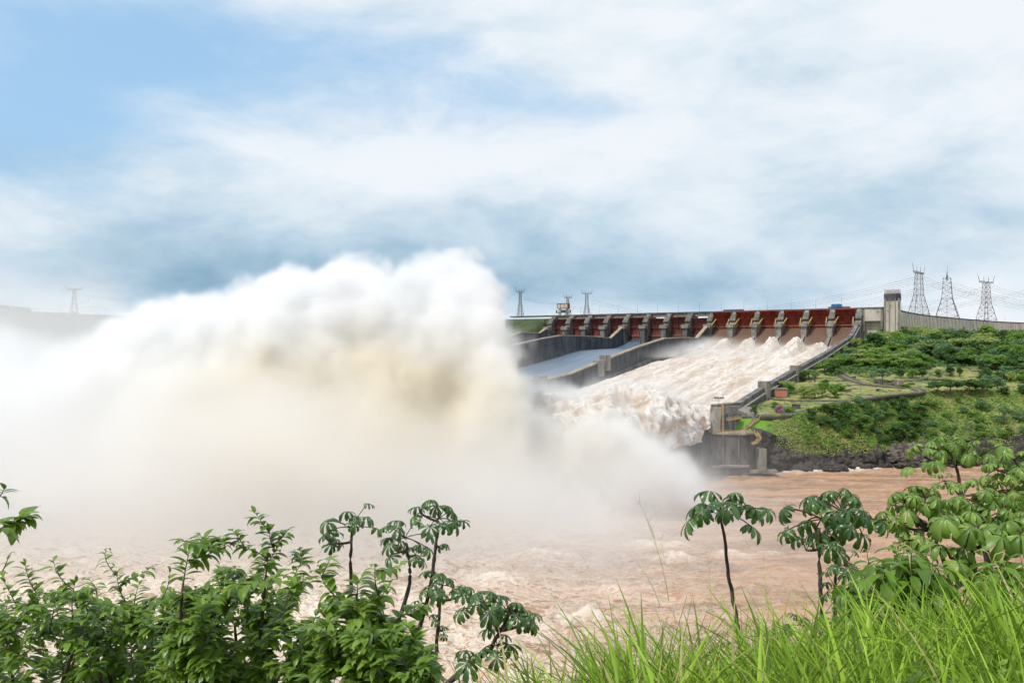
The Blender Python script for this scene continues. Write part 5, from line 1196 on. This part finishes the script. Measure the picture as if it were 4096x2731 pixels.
# drooping big-leaved bushes with pale catkins
def droop_bush(name, poly, Yr_, root, n, leafpx, label, seed):
    r = random.Random(seed); rootp = W(*root); e = meta(empty(name, rootp), label, 'bush', 'large leaved bushes at the right'); tips = zone(poly, n, Yr_, r); mb = MB(); cat = MB(); B, D, Uu, Ln, Wd, Dr = [], [], [], [], [], []
    for t in tips:
        mb.tube([p - rootp for p in bez(rootp + Vector((r.uniform(-.15, .15), 0, 0)), rootp.lerp(t, .5) + Vector((0, 0, .25)), t, 6)], [.02, .018, .015, .012, .009, .007, .005], 4)
        for k in range(9):
            a = 2.4 * k + r.uniform(-.4, .4); dd = Vector((math.cos(a), math.sin(a), r.uniform(.1, .6))); sz = leafpx / F * t.y * r.uniform(.75, 1.15)
            B.append(t - rootp - Vector((0, 0, .03 * k))); D.append(dd); Uu.append((0, 0, 1)); Ln.append(sz); Wd.append(sz * r.uniform(.33, .42)); Dr.append(r.uniform(1.3, 2.1))
        if r.random() < .42:
            a = r.uniform(0, 6.28); s_ = .13; q = Vector((math.cos(a), math.sin(a), 0)); p0 = t - rootp
            cat = MB(); cat.tube([p0, p0 + UZ * s_ * .9 + q * s_ * .3, p0 + UZ * s_ * 1.15 + q * s_ * .8, p0 + UZ * s_ * .8 + q * s_ * 1.3], [.005, .006, .005, .003], 4); cat.build('catkin', L_catkin, e, True)
    v, f = leaves(*[np.array([tuple(x) if hasattr(x, '__len__') else x for x in q], float) for q in (B, D, Uu, Ln, Wd, Dr)], shape='lance', fold=.3)
    mesh_obj('foliage', v, f, L_bush, e, True); mb.build('stems', M['twig'], e, True)
    return e
droop_bush('bush', [(3420, 2260), (3500, 2200), (3640, 2190), (3760, 2260), (3780, 2420), (3500, 2470), (3380, 2330)], (8.2, 9.6), (3600, 2900, 8.9), 46, 120, 'bush of large drooping leaves with pale curved catkins in the right foreground', 41)
droop_bush('bush', [(3880, 2280), (3980, 2240), (4150, 2200), (4200, 2420), (3900, 2440)], (7.6, 9.0), (4050, 2900, 8.3), 34, 120, 'drooping leaved bush at the right edge above the grass', 42)
droop_bush('bush', [(3310, 2430), (3480, 2400), (3620, 2440), (3620, 2560), (3300, 2600)], (8.2, 9.8), (3450, 2900, 9), 26, 90, 'low dark bush below the twin saplings behind the grass', 43)
sapling([(3390, 2640, 11), (3380, 2400, 11), (3372, 2280, 11)], [(3380, 2260, 11, 70, 8, 80), (3340, 2350, 11, 60, 7, 80), (3400, 2430, 11, 60, 7, 75), (3200, 2500, 11, 45, 6, 70), (3130, 2520, 11, 35, 5, 60)], 'small palmate sapling low among the grass under the twin dark ones', 35, L_cec, .03)

# ------------------------------------------------------------------ grass
def blades(n, xr, Yr_, hr, seed, wid=(.010, .017), topf=None):
    r = np.random.default_rng(seed); px = r.uniform(xr[0], xr[1], n); Y = Yr_[0] * (Yr_[1] / Yr_[0]) ** r.random(n); X = (px - CX) / F * Y
    clump = fbm(X / .35, Y / .35, None, 3, .6, seed); keep = clump > .44; px, Y, X = px[keep], Y[keep], X[keep]; n = len(X)
    z = G(X, Y) - .05; base = np.stack([X, Y, z], 1); h = r.uniform(hr[0], hr[1], n) * (.75 + .5 * clump[keep])
    if topf is not None:   # height of the sward follows the slope line of the hill
        zt = ZC - (topf(px) - HY) / F * Y; h = np.clip((zt - z) * r.uniform(.45, 1.0, n), .2, 1.7)
    lean = r.normal(size=(n, 2)) * .30 + np.array([-.06, 0]); d0 = np.stack([lean[:, 0], lean[:, 1], np.ones(n)], 1); d0 /= np.linalg.norm(d0, axis=1)[:, None]
    hx = np.stack([lean[:, 0] + r.normal(size=n) * .1, lean[:, 1] + r.normal(size=n) * .1, np.zeros(n)], 1); hx /= np.linalg.norm(hx, axis=1)[:, None] + 1e-6
    bend = np.where(r.random(n) < .22, r.uniform(1.6, 2.6, n), r.uniform(.15, 1.1, n)); ns_ = 8; t = np.linspace(0, 1, ns_); kink = np.where(r.random(n) < .25, 1, 0)
    ang = bend[:, None] * np.where(kink[:, None] == 1, 1 / (1 + np.exp(-(t[None] - .62) * 22)), t[None] ** 2.2)
    dirs = d0[:, None] * np.cos(ang)[..., None] + (hx[:, None] * np.sin(np.minimum(ang, 3))[..., None]); step_ = (h * 1.12 / (ns_ - 1))[:, None, None] * dirs
    mid = base[:, None] + np.concatenate([np.zeros((n, 1, 3)), np.cumsum(step_[:, :-1], 1)], 1)
    fa = r.uniform(0, np.pi, n); sd_ = np.stack([np.cos(fa), np.sin(fa) * .6, np.zeros(n)], 1); w_ = r.uniform(*wid, n)[:, None] * np.array([.75, .9, 1., 1., .9, .72, .45, .06])[None] 
    a = mid + sd_[:, None] * w_[..., None] / 1; b = mid - sd_[:, None] * w_[..., None]; c = mid + np.array([0, -.004, -.003])
    v = np.stack([a, c, b], 2).reshape(-1, 3); q = np.arange(ns_ - 1); f = np.stack([np.stack([q * 3 + k, q * 3 + k + 1, q * 3 + k + 4, q * 3 + k + 3], 1) for k in (0, 1)]).reshape(-1, 4)
    return v, ((np.arange(n) * ns_ * 3)[:, None, None] + f[None]).reshape(-1, 4)
tf = lambda px: np.interp(px, [1800, 2100, 2400, 2600, 2700, 2900, 3050, 3200, 3400, 3700, 4000, 4100], [2690, 2620, 2540, 2400, 2470, 2480, 2450, 2420, 2390, 2360, 2310, 2260])
tf2 = lambda px: tf(px) + 90
g1 = blades(1700, (1850, 4300), (3.6, 6.5), (.5, 1), 1, (.007, .015), tf)
g2 = blades(4400, (2000, 4400), (2.8, 8.5), (.5, 1), 2, (.005, .012), tf2)
g3 = blades(2600, (2500, 4500), (2.6, 9.), (.3, .6), 3, (.005, .013), lambda px: tf(px) + 230)
g4 = blades(900, (3000, 4400), (3.4, 7.), (.5, 1), 5, (.007, .015), lambda px: tf(px) - 20)
v, f = merge([g1, g2, g3, g4]); gr_ = mesh_obj('grass', v, f, L_grass, None, True); meta(gr_, 'tall bright green grass covering the near slope', 'grass', kind='stuff')
# broad leaved weeds low among the grass
rw = np.random.default_rng(8); nW = 3000; pxw = rw.uniform(2300, 4300, nW); Yw = 2.7 * (7.5 / 2.7) ** rw.random(nW); Xw_ = (pxw - CX) / F * Yw; cw_ = fbm(Xw_ / .5, Yw / .5, None, 2, .5, 44); kp = cw_ > .47; Xw_, Yw, cw_ = Xw_[kp], Yw[kp], cw_[kp]; nW = len(Xw_)
Bw = np.stack([Xw_, Yw, G(Xw_, Yw) + rw.uniform(.02, .36, nW)], 1); aw_ = rw.uniform(0, 6.28, nW); Dw = np.stack([np.cos(aw_), np.sin(aw_), rw.uniform(.0, .9, nW)], 1)
lw = rw.uniform(.05, .11, nW); v, f = leaves(Bw, Dw, np.tile([0, 0, 1.], (nW, 1)), lw, lw * .38, rw.uniform(.5, 1.4, nW), 'lance')
meta(mesh_obj('weeds', v, f, leaf_mat('weed_leaf', (.08, .17, .02), (.22, .33, .05), .5, .3, 2., (.3, .42, .06), .3, .3), None, True), 'broad leaved weeds mixed low into the tall grass', 'weeds', kind='stuff')
# seed stalks
def stalk(pts_, r0, label, tuft=True, mat=None):
    P = [W(*p) for p in pts_]; rootp = P[0].copy(); e = meta(empty('grass_stalk', rootp), label, 'grass stalk', 'tall seed stalks above the grass')
    path = bez(P[0], P[1], P[2], 10); mb = MB(); mb.tube([p - rootp for p in path], [r0 * (1 - .06 * i) for i in range(11)], 4); mb.build('stem', mat or M['yellow'] if False else L_catkin, e)
    if tuft:
        r = random.Random(len(label)); mb = MB(); d = (P[2] - P[1]).normalized()
        for k in range(26):
            p = path[10] + d * (-.02 * k + .1) - rootp; q = Vector((r.uniform(-1, 1), r.uniform(-1, 1), r.uniform(.6, 1.6))).normalized(); mb.bar(p, p + q * r.uniform(.05, .15), r0 * .3, 3)
        mb.build('seed_head', L_catkin, e)
    return e
stalk([(2675, 2400, 6), (2650, 2230, 6), (2580, 2060, 6)], .0035, 'tall thin seed stalk leaning left above the grass in the middle')
stalk([(2640, 2420, 5.6), (2600, 2300, 5.6), (2535, 2235, 5.6)], .003, 'shorter bent stalk left of the tall thin one', False)
stalk([(2860, 2560, 6), (2845, 2400, 6), (2835, 2260, 6)], .0028, 'faint upright seed stalk between the tall stalk and the lone sapling')
stalk([(3070, 2420, 6), (3062, 2350, 6), (3055, 2290, 6)], .0028, 'faint seed stalk right of the lone sapling')
# ------------------------------------------------------------------ spray cloud thrown up by the jets
def field_tree(dims, lo, hi, core_threshold=None):
    """geometry nodes: turn the vertex attribute 'd' of the mesh into a density grid (and optionally a surface)"""
    nx, ny, nz = dims
    ng = bpy.data.node_groups.new("density_grid", 'GeometryNodeTree')
    ng.interface.new_socket("Geometry", in_out='INPUT', socket_type='NodeSocketGeometry')
    ng.interface.new_socket("Geometry", in_out='OUTPUT', socket_type='NodeSocketGeometry')
    g = NT(ng); gi = g.node('NodeGroupInput'); go = g.node('NodeGroupOutput')
    pos = g.node('GeometryNodeInputPosition').outputs[0]; sp = g.node('ShaderNodeSeparateXYZ'); g.l.new(pos, sp.inputs[0])
    idx = []
    for k, n in enumerate(dims):
        t = g.m('DIVIDE', g.m('SUBTRACT', sp.outputs[k], lo[k]), (hi[k] - lo[k]) / (n - 1))
        t = g.m('MINIMUM', g.m('MAXIMUM', g.m('FLOOR', g.m('ADD', t, .5)), 0.), float(n - 1)); idx.append(t)
    # integer arithmetic through floats stays exact below 2**24
    i = g.m('ADD', idx[2], g.m('MULTIPLY', float(nz), g.m('ADD', idx[1], g.m('MULTIPLY', float(ny), idx[0]))))
    si = g.node('GeometryNodeSampleIndex', data_type='FLOAT', domain='POINT'); g.l.new(gi.outputs[0], si.inputs['Geometry'])
    at = g.node('GeometryNodeInputNamedAttribute', data_type='FLOAT'); at.inputs[0].default_value = 'd'
    g.l.new(at.outputs[0], si.inputs['Value']); g.l.new(i, si.inputs['Index'])
    vc = g.node('GeometryNodeVolumeCube'); g.l.new(si.outputs[0], vc.inputs['Density'])
    vc.inputs['Min'].default_value = lo; vc.inputs['Max'].default_value = hi
    for k, nme in enumerate(('Resolution X', 'Resolution Y', 'Resolution Z')): vc.inputs[nme].default_value = dims[k]
    out = vc.outputs[0]
    if core_threshold is not None:
        vm = g.node('GeometryNodeVolumeToMesh'); g.l.new(out, vm.inputs[0]); vm.inputs['Threshold'].default_value = core_threshold
        out = vm.outputs[0]
    sm = g.node('GeometryNodeSetMaterial'); g.l.new(out, sm.inputs[0]); g.l.new(sm.outputs[0], go.inputs[0])
    return ng, sm
def field_object(name, d, lo, hi, mat, core_threshold=None):
    dims = d.shape
    me = bpy.data.meshes.new(name); me.vertices.add(d.size)
    at = me.attributes.new('d', 'FLOAT', 'POINT'); at.data.foreach_set('value', d.astype(np.float32).ravel())
    o = bpy.data.objects.new(name, me); C.objects.link(o)
    ng, sm = field_tree(dims, lo, hi, core_threshold); sm.inputs['Material'].default_value = mat
    md = o.modifiers.new('grid', 'NODES'); md.node_group = ng
    me.materials.append(mat)
    if core_threshold is not None:
        dg = bpy.context.evaluated_depsgraph_get()
        m2 = bpy.data.meshes.new_from_object(o.evaluated_get(dg)); bpy.data.objects.remove(o); 
        m2.name = name; m2.materials.clear(); m2.materials.append(mat)
        m2.polygons.foreach_set('use_smooth', [True] * len(m2.polygons))
        o = bpy.data.objects.new(name, m2); C.objects.link(o)
    return o

def mat_mist():
    m = bpy.data.materials.new("mist"); m.use_nodes = True; t = NT(m.node_tree); t.n.clear()
    out = t.node('ShaderNodeOutputMaterial'); pv = t.node('ShaderNodeVolumePrincipled')
    g = t.node('ShaderNodeNewGeometry').outputs['Position']
    a = t.node('ShaderNodeAttribute', attribute_name='density').outputs['Fac']
    # muddy river water carried inside the spray: tan where the jets break, clean white droplets above
    sp = t.node('ShaderNodeSeparateXYZ'); t.l.new(g, sp.inputs[0])
    zt = t.step(sp.outputs[2], 0, 70, 1, 0)
    mud = None
    for (px, py, Y, sx, sz, k) in MUD:
        p = W(px, py, Y)
        q = t.v('MULTIPLY', t.v('SUBTRACT', g, tuple(p)), (1 / sx, 1 / 60, 1 / sz))
        e = t.m('MULTIPLY', t.m('EXPONENT', t.m('MULTIPLY', t.v('DOT_PRODUCT', q, q), -1.)), k)
        mud = e if mud is None else t.m('ADD', mud, e)
    nz = t.noise(g, .03, 3, .6)
    mud = t.m('MULTIPLY', mud, t.m('ADD', .45, t.m('MULTIPLY', t.step(nz, .35, .65), .55)))
    c = t.mix(t.m('MULTIPLY', zt, .5, clamp=True), (.990, .991, .993), (.984, .973, .959))
    c = t.mix(t.m('MINIMUM', mud, 1.), c, (.974, .925, .82))
    t.put(pv.inputs['Color'], c)
    pv.inputs['Density Attribute'].default_value = ''
    t.put(pv.inputs['Density'], t.m('MULTIPLY', a, SIGMA)); pv.inputs['Anisotropy'].default_value = .0
    t.l.new(pv.outputs[0], out.inputs['Volume'])
    m.cycles.volume_sampling = 'MULTIPLE_IMPORTANCE' if hasattr(m.cycles, 'volume_sampling') else 'DISTANCE'
    m.cycles.volume_interpolation = 'LINEAR'
    return m
SIGMA = 0.21
MUD = [(1450, 1600, 345, 70, 24, 1.6), (1330, 1710, 335, 44, 24, 1.1), (2250, 1800, 330, 24, 10, .5)]
def make_plume():
    lo = np.array((-430., 190., -2.)); hi = np.array((150., 590., 136.))
    st = 1.85 if not DRAFT else 3.2
    n = np.round((hi - lo) / st).astype(int) + 1; hi = lo + (n - 1) * st
    xs, ys, zs = [lo[k] + st * np.arange(n[k]) for k in range(3)]
    X, Y, Z = [a.astype(np.float32) for a in np.meshgrid(xs, ys, zs, indexing='ij')]
    top_px = [-400, 0, 250, 440, 520, 570, 700, 850, 960, 1080, 1160, 1210, 1274, 1330, 1396, 1470, 1560, 1658, 1740, 1830, 1902, 1960, 2010, 2060, 2095]
    top_py = [1280, 1280, 1290, 1280, 1205, 1165, 1140, 1125, 1108, 1075, 1055, 1060, 1110, 1045, 985, 1010, 1055, 1095, 1050, 1020, 1000, 1025, 1090, 1190, 1250]
    r = random.Random(5)
    blobs = []
    def add(px, py, Y0, rp, k=1.): 
        p = W(px, py, Y0); blobs.append((p.x, p.y, p.z, rp * Y0 / F, k))
    px = -450
    while px < 2080:
        top = float(np.interp(px, top_px, top_py))
        thin = .17 if px < 470 else 1.
        kf = lambda q: 1. if px >= 470 else float(np.interp(q, [1260, 1360, 1520, 1620], [.12, .24, .7, .95]))
        rp = r.uniform(42, 72); py = top + rp * 1.12
        while py < 1990:
            lim = float(np.interp(py, [980, 1060, 1150, 1250, 1350, 1450, 1550, 2000], [1900, 1935, 1985, 2020, 2050, 2065, 2110, 2180])) + r.uniform(-28, 18)
            pxc = min(px, lim - rp * .85)
            Y0 = 430 - (py - 1000) * .06 + r.uniform(-18, 18)
            if py > 1400 and px > 1850: Y0 = min(Y0, 385)
            add(pxc + r.uniform(-25, 12), py, Y0, rp, kf(py))
            if py > top + 95: add(pxc + r.uniform(-40, 12), py, Y0 - min(r.uniform(32, 58), (py - top) * .22), rp, kf(py))
            py += rp * .85; rp = min(rp * 1.2, r.uniform(130, 190))
        px += 50
    # low bank of spray in front of the jets, on the right
    for px, top in ((2080, 1600), (2150, 1650), (2230, 1680), (2320, 1685), (2420, 1690), (2520, 1695), (2620, 1700), (2700, 1720), (2745, 1770), (2765, 1850)):
        rp = 60; py = top + rp
        while py < 1960:
            add(px - rp * .6 + r.uniform(-12, 12), py, 352 + r.uniform(-14, 14), rp * r.uniform(.95, 1.3), 1.); py += rp * .8; rp = min(rp * 1.15, 120)
    for px, py, rp, k in ((2790, 1880, 60, .5), (2850, 1920, 70, .4), (2910, 1980, 65, .24), (2960, 2020, 60, .14), (2720, 1950, 90, .6), (2940, 2010, 60, .07), (2820, 1850, 45, .2)):
        add(px, py, 372, rp, k)
    fld = np.zeros(X.shape, np.float32)
    # domain warp for curling edges
    wx = (fbm(X / 42, Y / 42, Z / 42, 3, .55, 40) - .5) * 26; wy = (fbm(X / 42, Y / 42, Z / 42, 2, .55, 50) - .5) * 26; wz = (fbm(X / 42, Y / 42, Z / 42, 3, .55, 60) - .5) * 24
    sw = [(fbm(X / 13, Y / 13, Z / 13, 2, .5, 140 + 10 * q) - .5) * 10 for q in range(2)]
    Xw, Yw, Zw = X + wx + sw[0], Y + wy, Z + wz + sw[1]
    thin_f = np.zeros(X.shape, np.float32); acc = np.full(X.shape, 1e-3, np.float32)
    for (bx, by, bz, br, k) in blobs:
        m = br * 1.9 + 14
        i0, i1 = np.searchsorted(xs, (bx - m, bx + m)); j0, j1 = np.searchsorted(ys, (by - m, by + m)); k0, k1 = np.searchsorted(zs, (bz - m, bz + m))
        if i1 <= i0 or j1 <= j0 or k1 <= k0: continue
        s = (slice(i0, i1), slice(j0, j1), slice(k0, k1))
        q = ((Xw[s] - bx) ** 2 + (Yw[s] - by) ** 2 + (Zw[s] - bz) ** 2) / (br * br)
        v = 1.35 - np.sqrt(q)                      # about 1.35 at the middle, .35 at the nominal radius
        if k >= 1: acc[s] += np.exp(4.0 * np.maximum(v, -1.5))
        else: thin_f[s] = np.maximum(thin_f[s], np.clip(v, 0, 1) * k)
    fld = np.log(acc) / 4.0 - .27
    b1 = fbm(X / 24, Y / 24, Z / 24, 4, .55, 3, True); b2 = fbm(X / 55, Y / 55, Z / 55, 3, .5, 9)
    b3 = fbm(X / 9, Y / 9, Z / 11, 3, .6, 15)
    hi_z = np.maximum(np.clip((Z - 20) / 50, 0, 1), np.clip((X - 5) / 25, 0, 1) * .8)
    e = fld - .22 - (b1 - .25) * (.24 + .46 * hi_z) - (b2 - .5) * .5 - (b3 - .5) * (.35 + .65 * hi_z)
    ed_ = np.clip(e / .16, 0, 1) ** 1.2; inn = np.clip((e - .1) / .9, 0, 1)
    dens = ed_ * (.34 + .66 * inn)
    wsp = 1 - np.abs(fbm((X + wx) / 10, (Y + wy) / 16, (Z + wz) / 22, 3, .6, 210) * 2 - 1)
    dens = np.maximum(dens, .22 * np.clip((e + .34) / .34, 0, 1) ** 1.5 * np.clip((wsp - .72) / .25, 0, 1))
    print('core frac', float((e > .9).mean()))
    dens = np.maximum(dens, np.clip(thin_f, 0, 1) * (fbm(X / 26, Y / 26, Z / 60, 4, .55, 77) * 1.5 - .25).clip(0, 1.2) * 1.0)
    core = fld - 1.05 - (b2 - .5) * .3
    azl = CX + X / Y * F
    dens = np.maximum(dens, .036 * smoothstep((600 - azl) / 260) * smoothstep((128 - Z) / 40) * smoothstep((Y - 380) / 60) * (.45 + 1.1 * b2))
    # fine spray torn off the jets
    wj = (X - P0.x) * DW.x + (Y - P0.y) * DW.y; sj = (X - P0.x) * DL.x + (Y - P0.y) * DL.y - 505
    zj = np.where(sj > 63, 43 - 45 * ((sj - 63) / 87) ** 2, 28 + 15 * (1 - ((sj - 63) / 63) ** 2)); inj = np.clip((sj - 8) / 30, 0, 1) * np.clip((165 - sj) / 20, 0, 1) * np.clip((wj - 8 * PITCH) / 10, 0, 1) * np.clip((14 * PITCH + 4 - wj) / 12, 0, 1)
    dens = np.maximum(dens, .6 * inj * np.exp(-((Z - zj - 1) / 8.0) ** 2) * (fbm(X / 11, Y / 11, Z / 11, 3, .6, 88) * 2.4 - 1.0).clip(0, 1))
    # veil over the river in front
    fr = np.clip((Y - 195) / 130, 0, 1) ** 1.6 * np.clip((118 - X - (Y - 300) * .15) / 150, 0, 1)
    azx = CX + X / Y * F; soft = np.clip((340 - np.abs(Y - 300) * 0 - Y) / 40, 0, 1) * np.clip((Y - 215) / 70, 0, 1) * np.clip((2900 - azx) / 500, 0, 1)
    hgt = np.interp(azx, [-200, 500, 1200, 2000, 2700], [52, 52, 46, 36, 24])
    dens = np.maximum(dens, .17 * soft * smoothstep((hgt * (.55 + 1.1 * b2) - Z + 14) / 44) * (.4 + 1.2 * b2))
    dens = np.maximum(dens, .35 * fr * np.exp(-np.clip(Z, 0, 200) / 13.) * (.5 + b2) * np.clip((460 - Y) / 60, 0, 1))
    for ax in range(3):
        sl = [slice(None)] * 3
        for q in (0, -1):
            sl[ax] = q; dens[tuple(sl)] = 0; core[tuple(sl)] = -1
    return dens, core, lo, hi

dens, core, lo, hi = make_plume()
m_core, t_, b_ = new_mat('spray'); pz = t_.node('ShaderNodeNewGeometry').outputs['Position']
t_.put(b_.inputs['Base Color'], t_.mix(t_.noise(pz, .02, 4, .6), (.90, .88, .85), (.84, .79, .71))); b_.inputs['Roughness'].default_value = 1; b_.inputs['Specular IOR Level'].default_value = 0
c2_ = core[::2, ::2, ::2]; hi2 = tuple(lo + (np.array(c2_.shape) - 1) * (hi - lo) / (np.array(core.shape) - 1) * 2)
spray = field_object("spray_cloud", c2_, tuple(lo), hi2, m_core, .06)
meta(spray, 'huge white cloud of spray boiling up where the jets hit the river', 'spray', kind='stuff')
mist = field_object("mist", dens, tuple(lo), tuple(hi), mat_mist())
meta(mist, 'soft mist drifting off the spray over the river', 'mist', kind='stuff')

# lighter mist blown off the boils at the head of the torrent
lo3 = np.array((120., 640., 60.)); n3 = np.array((90, 110, 18)); st3 = 3.0; hi3 = lo3 + (n3 - 1) * st3
X3, Y3, Z3 = [a.astype(np.float32) for a in np.meshgrid(*[lo3[k] + st3 * np.arange(n3[k]) for k in range(3)], indexing='ij')]
w3 = (X3 - P0.x) * DW.x + (Y3 - P0.y) * DW.y; l3 = (X3 - P0.x) * DL.x + (Y3 - P0.y) * DL.y
base3 = np.interp(l3, [p[0] for p in CHUTE_R], [p[1] for p in CHUTE_R]); up3 = Z3 - base3
d3 = np.zeros_like(X3)
for i, h, k in ((8.6, 15, 1.), (9.5, 14, 1.), (10.4, 12, .75), (11.3, 10, .55), (12.2, 9, .4), (13.05, 6, .3)):
    d3 += k * np.exp(-np.abs((w3 - i * PITCH) / (11 + .04 * np.clip(l3 - 70, 0, 200))) ** 2) * np.exp(-np.clip(l3 - 85, 0, 999) / 55) * np.clip((l3 - 52) / 22, 0, 1) * np.clip(1.15 - up3 / h, 0, 1)
d3 += .9 * np.exp(-((w3 - 8 * PITCH - 8) / 9) ** 2) * np.clip((l3 - 40) / 30, 0, 1) * np.exp(-np.clip(l3 - 90, 0, 999) / 90) * np.clip(1.1 - up3 / 15, 0, 1)
nz3 = fbm(X3 / 14, Y3 / 14, Z3 / 10, 4, .55, 5); d3 = np.clip(d3 * np.clip(nz3 * 2.4 - .75, 0, 1.6), 0, 1) * np.clip((w3 - 8 * PITCH + 14) / 14, 0, 1)
for ax in range(3):
    for q_ in (0, -1): sl = [slice(None)] * 3; sl[ax] = q_; d3[tuple(sl)] = 0
mm = bpy.data.materials.new('chute_mist'); mm.use_nodes = True; t_ = NT(mm.node_tree); t_.n.clear(); o_ = t_.node('ShaderNodeOutputMaterial'); pv = t_.node('ShaderNodeVolumePrincipled')
pv.inputs['Color'].default_value = (.98, .97, .95, 1); pv.inputs['Density Attribute'].default_value = ''
t_.put(pv.inputs['Density'], t_.m('MULTIPLY', t_.node('ShaderNodeAttribute', attribute_name='density').outputs['Fac'], .10)); t_.l.new(pv.outputs[0], o_.inputs['Volume'])
m3 = field_object("mist", d3, tuple(lo3), tuple(hi3), mm); meta(m3, 'thin mist smoking off the boils below the raised gates', 'mist', kind='stuff')
